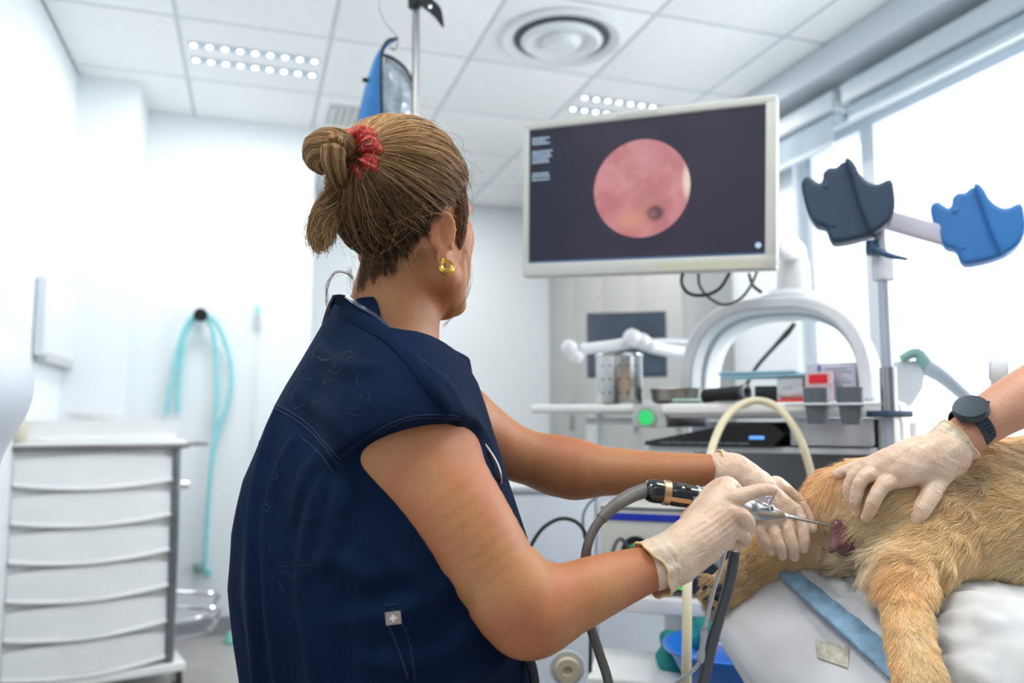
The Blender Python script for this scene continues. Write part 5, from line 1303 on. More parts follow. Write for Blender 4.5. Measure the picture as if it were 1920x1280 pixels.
e2 = r.color_ramp.elements.new(.16); e2.color = (.42, .010, .008, 1); e3 = r.color_ramp.elements.new(.24); e3.color = (.10, .006, .01, 1)
nt.links.new(ad.outputs[0], r.inputs[0]); nt.links.new(r.outputs[0], b.inputs['Base Color'])
c0 = Vector(W(676, 294, .995)); axis = (Vector(W(704, 300, 1.03))-Vector(W(640, 290, .97))).normalized()
q1 = axis.cross(Zh).normalized(); q2 = q1.cross(axis).normalized()
vs = []; fs = []; NU, NV = 120, 24
for i in range(NU):
    u = 2*math.pi*i/NU; cen = q1*math.cos(u)*.018+q2*math.sin(u)*.022
    rad = (q1*math.cos(u)+q2*math.sin(u)).normalized()
    for j in range(NV):
        w_ = 2*math.pi*j/NV
        rr = .0135*(1+.22*math.sin(u*7+2*math.sin(w_))+.12*math.sin(u*17+w_*2)+.10*math.sin(u*29+w_*3+1))
        vs.append(tuple(c0+cen+rad*math.cos(w_)*rr+axis*math.sin(w_)*rr*1.1))
for i in range(NU):
    for j in range(NV):
        fs.append((i*NV+j, ((i+1) % NU)*NV+j, ((i+1) % NU)*NV+(j+1) % NV, i*NV+(j+1) % NV))
sc = MB().raw(vs, fs).build('scrunchie', sm, woman, ang=180); sc['label'] = 'red patterned scrunchie round the bun'
# gold hoop earring and fine chain
gold = mat('gold', (.85, .52, .10), .18, 1.0, var=.05)
ec = Vector(W(838, 500, 1.002)); er = MB(); eu = (RT*.95+FW*.3).normalized()
for k, R_ in enumerate((.0098, .0080, .0062)):
    A = np.linspace(0, 2*math.pi, 32, endpoint=False)
    er.tube([ec+eu*(R_*.92*math.cos(a))+Zh*(R_*.86*math.sin(a)+(k*.0004))-FW*(.0012*k*max(0, -math.sin(a))) for a in A], [.0006+.0014*max(0, .30-math.sin(a)) for a in A], 10, closed=True)
e_ = er.build('earring', gold, woman); e_['label'] = 'ribbed gold hoop earring'
MB().lathe([(0, .0012), (.0016, 0), (0, -.0012)], W(831, 487, 1.005), FW, 12).build('ear_stud', gold, woman)

# pale dog hairs clinging to the navy cloth
ln_ = []
for i in range(34):
    x0 = rng.choice([rng.uniform(560, 800), rng.uniform(470, 640)]); y0 = rng.uniform(640, 780) if x0 > 560 else rng.uniform(780, 1150)
    a_ = rng.uniform(0, 6.28); cv = rng.normal()*.25; row = []
    for k in range(8):
        p = on_cloth(x0, y0, .0006)
        if p is None: break
        row.append(tuple(p)); a_ += cv; stp = rng.uniform(2, 5); x0 += stp*math.cos(a_); y0 += stp*math.sin(a_)
    if len(row) == 8 and all(math.dist(row[k], row[k+1]) < .012 for k in range(7)): ln_.append(row)
strands('clinging_hairs', np.array(ln_), .00007, HAIRM, tp, np.array([[.16, .15, .14]]*len(ln_)))
# ---------------------------------------------------------------- gloved hands
def glove_mat(name, c1, c2):
    m = bpy.data.materials.new(name); m.use_nodes = True; nt = m.node_tree; b = nt.nodes['Principled BSDF']; L = nt.links.new
    tc = nt.nodes.new('ShaderNodeTexCoord')
    n = nt.nodes.new('ShaderNodeTexNoise'); n.inputs['Scale'].default_value = 28; n.inputs['Detail'].default_value = 3; L(tc.outputs['Object'], n.inputs['Vector'])
    r = nt.nodes.new('ShaderNodeValToRGB'); r.color_ramp.elements[0].position = .35; r.color_ramp.elements[1].position = .65
    r.color_ramp.elements[0].color = (*c1, 1); r.color_ramp.elements[1].color = (*c2, 1); L(n.outputs['Fac'], r.inputs[0]); L(r.outputs[0], b.inputs['Base Color'])
    b.inputs['Roughness'].default_value = .38; b.inputs['Subsurface Weight'].default_value = .3; b.inputs['Subsurface Radius'].default_value = (1, .5, .3); b.inputs['Subsurface Scale'].default_value = .006
    wv = nt.nodes.new('ShaderNodeTexWave'); wv.inputs['Scale'].default_value = 55; wv.inputs['Distortion'].default_value = 9; wv.inputs['Detail'].default_value = 2; wv.inputs['Detail Scale'].default_value = 1.5; L(tc.outputs['Object'], wv.inputs['Vector'])
    n2 = nt.nodes.new('ShaderNodeTexNoise'); n2.inputs['Scale'].default_value = 60; n2.inputs['Detail'].default_value = 4; n2.inputs['Distortion'].default_value = 2; L(tc.outputs['Object'], n2.inputs['Vector'])
    b1 = nt.nodes.new('ShaderNodeBump'); b1.inputs['Strength'].default_value = .08; b1.inputs['Distance'].default_value = .0012; L(wv.outputs['Fac'], b1.inputs['Height'])
    b2 = nt.nodes.new('ShaderNodeBump'); b2.inputs['Strength'].default_value = .55; b2.inputs['Distance'].default_value = .0032; L(n2.outputs['Fac'], b2.inputs['Height']); L(b1.outputs[0], b2.inputs['Normal'])
    L(b2.outputs[0], b.inputs['Normal'])
    return m
LATEX = glove_mat('latex_glove', (.67, .46, .335), (.79, .60, .455))
def J(*a): return [(nat(x, y, d), r/1000) for x, y, d, r in a]
def hand(name, parent, palm, fingers, wrist, cuff_path, cuff_r, lo, hi, wrinkle, label=None, h=.0013, cuffw=.0, wf=None):
    g = SDF(lo, hi, h)
    for p in palm: g.limb(J(*p), .014, 4)
    for f in fingers: g.limb(J(*f), .0022, 4)
    g.limb(J(*wrist), .014, 4)
    if wf: g.warp(wf)
    o = g.mesh(name, LATEX, parent, iso=0)
    if label: o['label'] = label
    # rolled edge of the cuff with its loose ruffle
    return o
def cuff(glove, c0, c1, r0, r1, rimr=.0016, squash=1.0, ph=0.0, ruf=.10, flatn=None):
    """the loose sleeve of the glove from c0 (towards the hand) to its open rolled rim at c1"""
    c0 = Vector(c0); c1 = Vector(c1); ax = (c1-c0).normalized()
    q1 = ax.cross(FW).normalized(); q2 = q1.cross(ax).normalized(); N_, M_ = 96, 22
    vs = []; fs = []
    def ring(t, k=1.0, off=0.0):
        out = []
        for i in range(N_):
            u = 2*math.pi*i/N_
            r = (r0+(r1-r0)*t)*k+off
            r *= 1+ruf*t*(.5*math.sin(3*u+ph+2*t)+.32*math.sin(7*u+ph*2+4*t)+.2*math.sin(13*u+1.7*ph))+.018*math.sin(t*26+2.2*math.sin(2*u+ph))*math.sin(t*math.pi)
            sh = .004*t*math.sin(2*u+ph)+.0025*t*math.sin(5*u+ph)
            out.append(c0+ax*((c1-c0).length*t+sh)+q1*math.cos(u)*r+q2*math.sin(u)*r*squash)
        return out
    for j in range(M_+1): vs += [tuple(p) for p in ring(j/M_)]
    for j in range(M_, 2, -3): vs += [tuple(p) for p in ring(j/M_, 1, -.0008)]
    rows = M_+1+len(range(M_, 2, -3))
    for j in range(rows-1):
        for i in range(N_):
            k = (i+1) % N_; fs.append((j*N_+i, j*N_+k, (j+1)*N_+k, (j+1)*N_+i))
    mb = MB().raw(vs, fs); o = mb.build('cuff', LATEX, glove, ang=180)
    rim = MB(); R_ = ring(1.0); rim.tube(R_, rimr, 8, closed=True); rim.build('cuff_rim', mat('latex_rim', (.72, .56, .30), .45, var=.1, sss=.2), glove, ang=180)
    return o
# right hand, closed round the camera head
g1 = hand('glove', woman,
  palm=[[(1262, 1040, .99, 25), (1300, 1008, 1.00, 24), (1342, 950, 1.018, 19), (1362, 925, 1.02, 14)],
        [(1262, 1045, .99, 24), (1318, 1005, .998, 21), (1366, 962, 1.005, 15)],
        [(1262, 1052, .99, 23), (1320, 1020, .998, 19), (1366, 992, 1.003, 13.5)],
        [(1262, 1060, .99, 21), (1312, 1035, 1.0, 17), (1356, 1013, 1.008, 12)]],
  fingers=[[(1355, 938, 1.015, 13.5), (1385, 931, 1.005, 10.5), (1412, 922, 1.003, 9.0), (1436, 917, 1.008, 8.0), (1447, 919, 1.012, 7.2)],      # index, on the lever
           [(1362, 962, 1.003, 13), (1388, 965, .998, 10.5), (1401, 977, 1.00, 9.3), (1401, 992, 1.015, 8.5), (1386, 994, 1.032, 8)],             # middle
           [(1360, 990, 1.003, 12), (1384, 996, 1.002, 9.5), (1396, 1007, 1.008, 8.3), (1393, 1014, 1.022, 7.6), (1378, 1012, 1.036, 7)],      # ring
           [(1352, 1012, 1.006, 10.5), (1372, 1018, 1.010, 8.0), (1380, 1022, 1.020, 7.0), (1370, 1020, 1.034, 6.5)],                            # little
           [(1300, 975, 1.03, 17), (1338, 925, 1.035, 14), (1362, 910, 1.03, 12.2), (1378, 918, 1.045, 9.5), (1388, 934, 1.058, 8.2)]],            # thumb over the top
  wrist=[(1228, 1062, .978, 28.5), (1262, 1045, .988, 28), (1300, 1010, 1.0, 25)],
  cuff_path=None, cuff_r=None, lo=nat(1300, 990, 1.01)-.135, hi=nat(1300, 990, 1.01)+.135, wrinkle=1, label='gloved right hand',
  wf=lambda X, Y, Z: .0006*wob(X, Y, Z, 300, 4)+.0003*np.sin(((X*RT[0]+Y*RT[1])*.45-Z*.9)*900+3*wob(X, Y, Z, 60, 2))*np.clip(wob(X, Y, Z, 45, 9)+.2, 0, 1))
cuff(g1, nat(1282, 1030, .995), nat(1221, 1066, .975), .0300, .0350, ph=1.0, squash=.92)
# left hand, palm up under the scope
g2 = hand('glove', woman,
  palm=[[(1372, 885, 1.155, 24), (1420, 915, 1.15, 22), (1462, 942, 1.15, 15), (1492, 958, 1.15, 10)],
        [(1372, 890, 1.155, 23), (1415, 925, 1.145, 22), (1448, 955, 1.14, 15), (1472, 972, 1.14, 9.5)],
        [(1372, 895, 1.155, 22), (1405, 935, 1.145, 20), (1432, 962, 1.14, 14), (1450, 978, 1.14, 9.5)],
        [(1372, 895, 1.16, 20), (1398, 945, 1.15, 17), (1418, 970, 1.145, 12), (1430, 984, 1.14, 9)]],
  fingers=[[(1424, 980, 1.14, 8.5), (1428, 1002, 1.130, 7.6), (1437, 1020, 1.128, 7.4), (1445, 1033, 1.134, 6.4)],
           [(1447, 974, 1.14, 9), (1454, 1002, 1.128, 8.0), (1462, 1024, 1.124, 7.7), (1467, 1041, 1.130, 6.8)],
           [(1470, 968, 1.142, 9.2), (1479, 998, 1.130, 8.2), (1486, 1022, 1.126, 7.8), (1489, 1043, 1.132, 7.0)],
           [(1492, 956, 1.15, 9.5), (1505, 984, 1.140, 8.4), (1508, 1008, 1.134, 8.0), (1506, 1028, 1.138, 7.2)],
           [(1455, 912, 1.175, 16), (1492, 940, 1.185, 12), (1516, 968, 1.18, 9.5), (1523, 990, 1.17, 8)]],
  wrist=[(1345, 880, 1.165, 24), (1380, 888, 1.16, 25), (1415, 912, 1.155, 24)],
  cuff_path=None, cuff_r=None, lo=nat(1430, 950, 1.16)-.14, hi=nat(1430, 950, 1.16)+.14, wrinkle=1, label='gloved left hand, palm up',
  wf=lambda X, Y, Z: .0006*wob(X, Y, Z, 280, 14)+.0004*np.sin(((X*RT[0]+Y*RT[1])*.9+Z*.4)*800+3*wob(X, Y, Z, 60, 2))*np.clip(wob(X, Y, Z, 40, 9), 0, 1))
cuff(g2, nat(1385, 892, 1.16), nat(1345, 880, 1.163), .0265, .0285, ph=2.2, squash=.9, ruf=.07)

# ---------------------------------------------------------------- the colleague holding the dog: arm, watch and glove
DOFF = .045
col = thing('person', 'bare forearm with dark sports watch and latex glove pressing on the dog', 'person', at(2250, 1500, 1.2))
SKIN2 = skin_mat('fair_skin', (.60, .335, .215), (.62, .28, .18))
g = SDF([.45, .60, .95], [1.25, 1.5, 1.55], .0035)
g.limb([(nat(1768, 842, 1.105), .0265), (nat(1812, 815, 1.11), .0285), (nat(1868, 775, 1.12), .0345), (nat(1935, 738, 1.13), .041), (nat(2030, 690, 1.15), .045), (nat(2110, 655, 1.17), .044)], .02, 6)
g.limb([(nat(2095, 655, 1.17), .044), (nat(2150, 560, 1.22), .049), (nat(2230, 440, 1.30), .056)], .03)
g.mesh('body', SKIN2, col)
slv = SDF([.6, .6, .9], [1.45, 1.7, 1.65], .008)
slv.limb([(nat(2165, 540, 1.23), .062), (nat(2240, 430, 1.30), .075), (nat(2300, 520, 1.40), .10)], .03)
slv.ell(nat(2330, 620, 1.45), (.13, .13, .25), None, .06)
slv.mesh('scrub_top', mat('scrub_blue', (.03, .08, .20), .9, var=.2), col)
g3 = hand('glove', col,
  palm=[[(1770, 850, 1.10, 25), (1722, 848, 1.09, 23), (1668, 862, 1.085, 17), (1632, 872, 1.09, 13)],
        [(1770, 852, 1.10, 24), (1722, 860, 1.085, 23), (1672, 872, 1.078, 17), (1636, 884, 1.082, 13)],
        [(1770, 855, 1.10, 24), (1722, 872, 1.083, 22), (1684, 888, 1.074, 17), (1662, 898, 1.075, 13)],
        [(1775, 860, 1.10, 23), (1742, 872, 1.085, 20), (1702, 884, 1.078, 18), (1680, 893, 1.076, 14)],
        [(1775, 860, 1.10, 23), (1760, 885, 1.085, 19), (1752, 908, 1.075, 15)]],
  fingers=[[(1640, 868, 1.095, 12.5), (1612, 873, 1.10, 9.5), (1588, 881, 1.105, 8.3), (1570, 888, 1.11, 7.4)],
           [(1638, 876, 1.092, 12), (1603, 888, 1.092, 9.2), (1590, 918, 1.094, 8.2), (1592, 950, 1.10, 7.4)],
           [(1652, 886, 1.080, 13), (1620, 895, 1.072, 10), (1606, 926, 1.074, 8.8), (1604, 958, 1.084, 7.8)],
           [(1676, 896, 1.072, 13.5), (1654, 912, 1.058, 10.6), (1637, 942, 1.056, 9.4), (1625, 968, 1.066, 8.2)],
           [(1752, 905, 1.076, 15.5), (1742, 930, 1.062, 13), (1729, 954, 1.056, 12), (1719, 973, 1.060, 10.5)]],
  wrist=[(1792, 828, 1.108, 28), (1765, 846, 1.10, 28), (1730, 860, 1.09, 25)],
  cuff_path=None, cuff_r=None, lo=nat(1690, 880, 1.08)-.14, hi=nat(1690, 880, 1.08)+.14, wrinkle=1, label='latex glove pressing on the haunch',
  wf=lambda X, Y, Z: .0006*wob(X, Y, Z, 280, 24)+.0003*np.sin(((X*RT[0]+Y*RT[1])*.35+Z*.9)*700+3*wob(X, Y, Z, 50, 2))*np.clip(wob(X, Y, Z, 40, 19), 0, 1))
cuff(g3, nat(1752, 853, 1.096), nat(1790, 829, 1.108), .0285, .0330, ph=.4, squash=.95, ruf=.10)
# sports watch
wr = Vector(nat(1822, 800, 1.112)); wax = (Vector(nat(1868, 775, 1.12))-Vector(nat(1800, 822, 1.11))).normalized()
wm = mat('watch_case', (.016, .030, .050), .4, var=.2); wd_ = mat('watch_strap', (.014, .030, .050), .6, var=.15)
fn = (Vector(nat(1793, 764, 1.082))-wr); fn = (fn-wax*fn.dot(wax)).normalized(); sd = wax.cross(fn).normalized()
wt = thing('wristwatch', None, None, wr); child(wt, col)
ctr = wr+fn*.0345+(-FW)*.004
case = MB().lathe([(.0, -.006), (.0215, -.006), (.0235, -.003), (.0235, .004), (.0225, .006), (.0200, .0068), (.0193, .0060)], ctr, fn, 48).build('case', wm, wt)
MB().lathe([(.0193, .0058), (.010, .0062), (0, .0063)], ctr, fn, 48).build('dial', mat('watch_glass', (.035, .055, .075), .12, coat=.6, var=.05), wt)
MB().lathe([(.0205, .0070), (.0222, .0072), (.0226, .0062)], ctr, fn, 48).build('bezel', mat('watch_bezel', (.03, .045, .06), .3, .4), wt)
for s_ in (-1, 1):
    MB().cyl(ctr+wax*.0225*s_+sd*.006, ctr+wax*.0262*s_+sd*.006, .0022).build('button', wm, wt)
st = MB(); vs = []; fs = []; n_ = 60; W2 = .0105
for i in range(n_):
    u = 2*math.pi*i/n_
    for (a, rr) in ((-W2, .0328), (-W2*.8, .0345), (W2*.8, .0345), (W2, .0328), (W2, .0318), (-W2, .0318)):
        vs.append(tuple(wr+fn*math.cos(u)*rr*.96+sd*math.sin(u)*rr*.96+wax*a))
for i in range(n_):
    for j in range(6): fs.append((i*6+j, ((i+1) % n_)*6+j, ((i+1) % n_)*6+(j+1) % 6, i*6+(j+1) % 6))
strap = st.raw(vs, fs).build('strap', wd_, wt)
sgn = 1 if (sd.dot(-FW) > 0) else -1
for k in range(7):
    u = sgn*(.95+k*.17); rr = .0343
    p = wr+fn*math.cos(u)*rr*.96+sd*math.sin(u)*rr*.96; nn_ = (fn*math.cos(u)+sd*math.sin(u)).normalized(); tt_ = (-fn*math.sin(u)+sd*math.cos(u)).normalized()
    F_ = lambda x, y, z, p=p, nn_=nn_, tt_=tt_: p+wax*x+tt_*y+nn_*z
    MB(F_).box(-.0055, .0055, -.0011, .0011, -.0012, .0002).build('strap_slot', mat('strap_slot_dark', (.003, .004, .006), .8), wt)

DOFF = 0.0
# ---------------------------------------------------------------- rigid scope with its camera head and cables
sc_ = thing('endoscope', 'rigid steel scope with black and gold camera head in the gloved right hand', 'endoscope', at(1260, 925, 1.04))
a0 = Vector(nat(1211, 918, 1.045)); a1 = Vector(nat(1338, 937, 1.045)); ax = (a1-a0).normalized(); Lh = (a1-a0).length
gl = mat('gloss_black', (.010, .011, .013), .18, coat=.5, var=.2)
MB().lathe([(.0095, -.002), (.0125, .0), (.0150, .006), (.0158, .012), (.0150, .022)], a0, ax, 40).build('tail_cap', gl, sc_)
MB().lathe([(.0150, .0215), (.0163, .0225), (.0163, .031), (.0150, .032)], a0, ax, 40).build('gold_ring', mat('brushed_gold', (.62, .42, .22), .35, .9, var=.1), sc_)
MB().lathe([(.0150, .0315), (.0160, .036), (.0158, .048), (.0145, .062), (.0150, .068), (.0138, .072), (.0128, Lh)], a0, ax, 40).build('camera_head', gl, sc_)
MB().lathe([(.0141, .0645), (.0156, .066), (.0156, .069), (.0141, .0705)], a0, ax, 40).build('silver_ring', CHROME, sc_)
side = ax.cross(FW).normalized(); side = side if side.z > 0 else -side; tow = ax.cross(side).normalized(); tow = tow if tow.dot(FW) < 0 else -tow
HF = lambda x, y, z: a0+ax*x+side*y+tow*z
for x_ in (.040, .052): MB().lathe([(.0045, 0), (.0045, .0022), (.0035, .0032), (0, .0033)], HF(x_, .0120, .0078), (side*.8+tow*.6), 20).build('push_button', RUBBER, sc_)
pts = [(.026, -.0028), (.056, -.0028), (.0585, -.001), (.0585, .0012), (.056, .003), (.026, .003)]
gb = MB(); 
vs = []
for x_, y_ in pts:
    y2 = y_-.0045; vs.append(tuple(HF(x_, y2, math.sqrt(.0163**2-y2*y2)+.0003)))
for x_, y_ in pts:
    y2 = y_-.0045; vs.append(tuple(HF(x_, y2, math.sqrt(.0163**2-y2*y2)-.002)))
gb.raw(vs, [tuple(range(6)), tuple(range(6, 12))]+[(i, (i+1) % 6, 6+(i+1) % 6, 6+i) for i in range(6)]).build('gold_bar', MATS['brushed_gold'], sc_)
prt = mat('printed_white', (.75, .76, .78), .6)
def cyl_F(x0, y0, R_): return lambda x, y, z: HF(x0+x, y0+y, math.sqrt(max(1e-6, R_*R_-(y0+y)**2))+z+.0002)
text('HDTV', .0062, cyl_F(.0600, -.0028, .0148), prt, 'lettering', sc_)
text('1', .0062, cyl_F(.0605, -.0105, .0148), prt, 'lettering', sc_)
bx_ = MB()
F2 = cyl_F(.0, .0, .0149)
for (x0, x1, y0, y1) in ((.0590, .078, .0024, .0028), (.0590, .078, -.0042, -.0038), (.0590, .0594, -.0042, .0028)):
    bx_.raw([F2(x0, y0, 0), F2(x1, y0, 0), F2(x1, y1, 0), F2(x0, y1, 0)], [(0, 1, 2, 3)])
bx_.build('printed_frame', prt, sc_)
grey = mat('grey_silicone', (.135, .125, .115), .45, var=.06); dgr = mat('dark_grey_cable', (.085, .09, .10), .4, var=.1)
MB().tube([at(1213, 918, 1.045), at(1185, 928, 1.03), at(1155, 946, 1.01), at(1127, 972, 1.0)], [.0098, .0094, .0084, .0074], 18, 8).build('strain_relief', grey, sc_)
MB().tube([at(1130, 969, 1.0), at(1112, 995, .995), at(1101, 1025, .99), at(1096, 1062, .99), at(1096, 1120, .99), at(1106, 1170, .99), at(1124, 1225, .99), at(1142, 1285, 1.0), at(1160, 1400, 1.05), at(1200, 1500, 1.1)], .0060, 14, 8).build('camera_cable', grey, sc_)
# steel body, taps and sheath
b0 = Vector(nat(1392, 950, 1.055)); b1 = Vector(nat(1468, 966, 1.085)); bx = (b1-b0).normalized(); Lb = (b1-b0).length
sat = mat('satin_steel', (.50, .50, .50), .28, 1.0, var=.1)
MB().lathe([(.010, -.050), (.0105, -.012), (.0125, -.010), (.0138, .0), (.0120, .006), (.0135, .010), (.0145, .014), (.0140, .022), (.0105, Lb*.65), (.0050, Lb*.97), (.0042, Lb)], b0, bx, 36, sx=1.0).build('scope_body', sat, sc_)
tp_ = Vector(nat(1562, 985, 1.128))
MB().cyl(b1-bx*.004, tp_, .0027, n=18).build('sheath', sat, sc_)
MB().cyl(b1-bx*.004, b1+bx*.006, .0040, n=18).build('sheath_collar', CHROME, sc_)
s2 = bx.cross(FW).normalized(); s2 = s2 if s2.z > 0 else -s2; t2 = -FW
tapm = CHROME
c1_ = b0+bx*.026+s2*.010+t2*.006
st = MB(); st.cyl(c1_-s2*.006, c1_+s2*.008, .0032).cyl(c1_+s2*.006+bx*.001, c1_+s2*.010, .0045)
st.build('stopcock', tapm, sc_)
MB().tube([c1_+s2*.008-bx*.010, c1_+s2*.009, c1_+s2*.014+bx*.008], [.0016, .0022, .0018], 10, 4).build('tap_lever', tapm, sc_)
c2_ = b0+bx*.037+s2*.010+t2*.010
port = MB(); port.lathe([(.0034, 0), (.0040, .003), (.0034, .006), (.0046, .008), (.0046, .012), (.0028, .0121), (.0026, .006), (0, .006)], c2_-bx*.003-s2*.004, (bx*.35-FW*.9+s2*.25), 24).build('port', tapm, sc_)
MB().cyl(c2_+s2*.001, c2_+s2*.013+bx*.003, .0030).cyl(c2_+s2*.011+bx*.003, c2_+s2*.014+bx*.0035, .0044).build('stopcock', tapm, sc_)
MB().tube([c2_+s2*.010-bx*.008, c2_+s2*.012, c2_+s2*.011+bx*.010], [.0014, .0020, .0014], 10, 4).build('tap_lever', tapm, sc_)
c3_ = b0+bx*.012+s2*.012
MB().lathe([(.0048, 0), (.0052, .003), (.0042, .006), (0, .0065)], c3_, s2, 24).build('knurled_nut', tapm, sc_)
# light guide below the hand
MB().lathe([(.0052, 0), (.0062, .002), (.0062, .011), (.0052, .0125), (.0052, .020)], at(1383, 1012, 1.04), (Vector(nat(1376, 1040, 1.04))-Vector(nat(1383, 1012, 1.04))), 24).build('light_post', CHROME, sc_)
lg = thing('light_guide_cable', 'dark grey light guide hanging down from the scope below the glove', 'cable', at(1345, 1170, 1.04))
MB().tube([at(1378, 1034, 1.04), at(1371, 1075, 1.04), at(1360, 1120, 1.035), at(1342, 1180, 1.03), at(1326, 1245, 1.03), at(1312, 1310, 1.04), at(1290, 1420, 1.08)], [.0066, .0072, .0072, .0072, .0072, .0072, .0072], 14, 8).build('cable', dgr, lg)
clr = mat('clear_tubing', (.82, .84, .86), .15, trans=.45, spec=.6)
ct = thing('clear_infusion_tube', 'thin clear tube with connector beside the dark grey light guide', 'tube', at(1330, 1180, 1.06))
MB().tube([at(1362, 1022, 1.035), at(1353, 1060, 1.03), at(1339, 1105, 1.03), at(1328, 1150, 1.03), at(1322, 1182, 1.03)], .0027, 12, 8).build('tubing', clr, ct)
MB().lathe([(.0032, 0), (.0048, .003), (.0048, .012), (.0042, .014), (.0042, .030), (.0060, .034), (.0060, .042), (.0035, .046)], at(1322, 1175, 1.03), (Vector(nat(1314, 1242, 1.03))-Vector(nat(1322, 1175, 1.03))), 24).build('connector', mat('clear_connector', (.75, .78, .78), .2, trans=.4), ct)
MB().tube([at(1315, 1236, 1.03), at(1304, 1252, 1.04), at(1284, 1268, 1.05), at(1262, 1286, 1.08), at(1225, 1330, 1.1)], .0026, 12, 8).build('tubing', clr, ct)

# stethoscope round her neck
sth = thing('stethoscope', 'grey stethoscope with steel ear tube hanging round the navy collar', 'stethoscope', at(760, 620, 1.04))
tb_ = mat('stethoscope_tube', (.02, .045, .10), .2, var=.1, coat=.5)
MB().tube([at(650, 558, 1.06), at(672, 572, 1.01), at(712, 600, 1.00), at(752, 640, .995), at(798, 705, .995), at(838, 768, 1.00)], [.0030, .0036, .0036, .0036, .0034, .0030], 12, 8).build('tubing', tb_, sth)
MB().tube([at(852, 760, 1.00), at(872, 790, .99), at(905, 828, .985), at(928, 862, .985), at(938, 888, .985), at(939, 905, .99)], [.0016, .0018, .0019, .0019, .0019, .0019], 12, 8).build('ear_tube', sat, sth)
# ---------------------------------------------------------------- the examination table, pad and towel
tabm = mat('moulded_shell', (.70, .71, .74), .22, var=.03, vscale=3, coat=.3)
et = thing('exam_table', 'white moulded examination table under the golden dog, side rounded', 'table', at(1560, 1500, 1.1))
far = [(1437, 1052, 1.26), (1420, 1075, 1.25), (1398, 1105, 1.24), (1362, 1145, 1.23), (1349, 1178, 1.225), (1356, 1215, 1.225), (1385, 1250, 1.23), (1440, 1288, 1.25)]
near = [(1702, 1304, .99), (1690, 1330, .98), (1660, 1370, .965), (1615, 1440, .95), (1590, 1500, .945), (1580, 1570, .95), (1600, 1640, .96), (1660, 1720, .98)]
A_, _ = catmull([Vector(nat(*p)) for p in far], [0]*8, 5); B_, _ = catmull([Vector(nat(*p)) for p in near], [0]*8, 5)
nA = len(A_); NS = 24; vs = []; fs = []
inward = (RT*.93+Vector((FW.x, FW.y, 0))*.36)
def sec(t):
    row = [A_[i].lerp(B_[i], t) for i in range(nA)]
    return row+[row[-1]+inward*.62, row[0]+inward*.80+Vector((0, 0, -.10*(1-t)))]
# rounded far end: the section shrinks inwards before the first ring
rows = []
for k in range(6):
    q = k/6; r0 = sec(0); c = sum((Vector(v) for v in r0), Vector())/len(r0)
    f = math.sin(q*math.pi/2); sh_ = (Vector(near and nat(*far[0]))-Vector(nat(*near[0]))).normalized()*.07*(1-q)**1.5
    rows.append([c+(v-c)*(.55+.45*f)+sh_ for v in r0])
for k in range(NS+1): rows.append(sec(k/NS))
W_ = len(rows[0])
for r_ in rows: vs += [tuple(v) for v in r_]
for i in range(len(rows)-1):
    for j in range(W_): fs.append((i*W_+j, (i+1)*W_+j, (i+1)*W_+(j+1) % W_, i*W_+(j+1) % W_))
fs.append(tuple(range(W_))); fs.append(tuple((len(rows)-1)*W_+j for j in range(W_)))
shell_o = MB().raw(vs, fs).build('shell', tabm, et, ang=60)
# pedestal to the floor
pc = at(1790, 1500, 1.35); MB().box(pc.x-.20, pc.x+.22, pc.y-.22, pc.y+.22, .06, .60, .04).build('column', tabm, et)
MB().box(pc.x-.34, pc.x+.36, pc.y-.36, pc.y+.36, .0, .07, .02).build('foot', GREYP, et)
# old sticker residue on the shell
def shell_pt(t, s_): 
    r = sec(t); i = s_*(nA-1); k = int(i); return r[k].lerp(r[k+1], i-k)
sm_ = mat('sticker_residue', (.60, .57, .48), .8, var=.35, vscale=120)
vs = []; fs = []; G_ = 12
e0, e1, e2, e3 = at(1530, 1198, 1.05), at(1592, 1212, 1.03), at(1590, 1252, 1.02), at(1533, 1232, 1.04)
from mathutils.bvhtree import BVHTree
def bvh(o):
    me = o.data; Mw = o.matrix_world; return BVHTree.FromPolygons([v.co for v in me.vertices], [tuple(p.vertices) for p in me.polygons])
bv = bvh(shell_o)
def cast(px, py, lift=.003):
    d = (at(px, py, 1)-EYE).normalized(); h = bv.ray_cast(EYE, d)
    return h[0]-d*lift if h[0] else at(px, py, 1.1)
for i in range(G_+1):
    for j in range(G_+1):
        u, v_ = i/G_, j/G_; x = (1-v_)*(1530+62*u)+v_*(1533+57*u); y = (1-v_)*(1198+14*u)+v_*(1232+20*u)
        vs.append(tuple(cast(x, y)))
for i in range(G_):
    for j in range(G_): fs.append((i*(G_+1)+j, (i+1)*(G_+1)+j, (i+1)*(G_+1)+j+1, i*(G_+1)+j+1))
MB().raw(vs, fs).build('sticker_residue', sm_, et)

# absorbent pad: blue backing folded over the edge, white quilted face
pad = thing('absorbent_pad', 'white quilted absorbent pad with blue border under the dog', 'pad', at(1560, 1120, 1.1))
padw = mat('pad_white', (.66, .68, .72), .9, var=.10, vscale=30, bump=.5, bscale=160, bdist=.002); padb = mat('pad_blue', (.24, .42, .60), .55, var=.25, vscale=60, bump=.3, bscale=120)
E0 = [(1434, 1050, 1.255), (1476, 1094, 1.20), (1530, 1144, 1.13), (1590, 1198, 1.07), (1660, 1262, 1.01), (1725, 1330, .965), (1790, 1420, .93)]
E1 = [(1460, 1046, 1.262), (1506, 1086, 1.205), (1566, 1136, 1.14), (1630, 1187, 1.08), (1695, 1244, 1.02), (1765, 1312, .975), (1838, 1400, .94)]
E2 = [(1560, 1000, 1.34), (1640, 1030, 1.28), (1730, 1070, 1.22), (1800, 1110, 1.16), (1860, 1150, 1.12), (1950, 1230, 1.07), (2020, 1320, 1.03)]
def rail(E): return catmull([Vector(nat(*e)) for e in E], [0]*len(E), 12)[0]
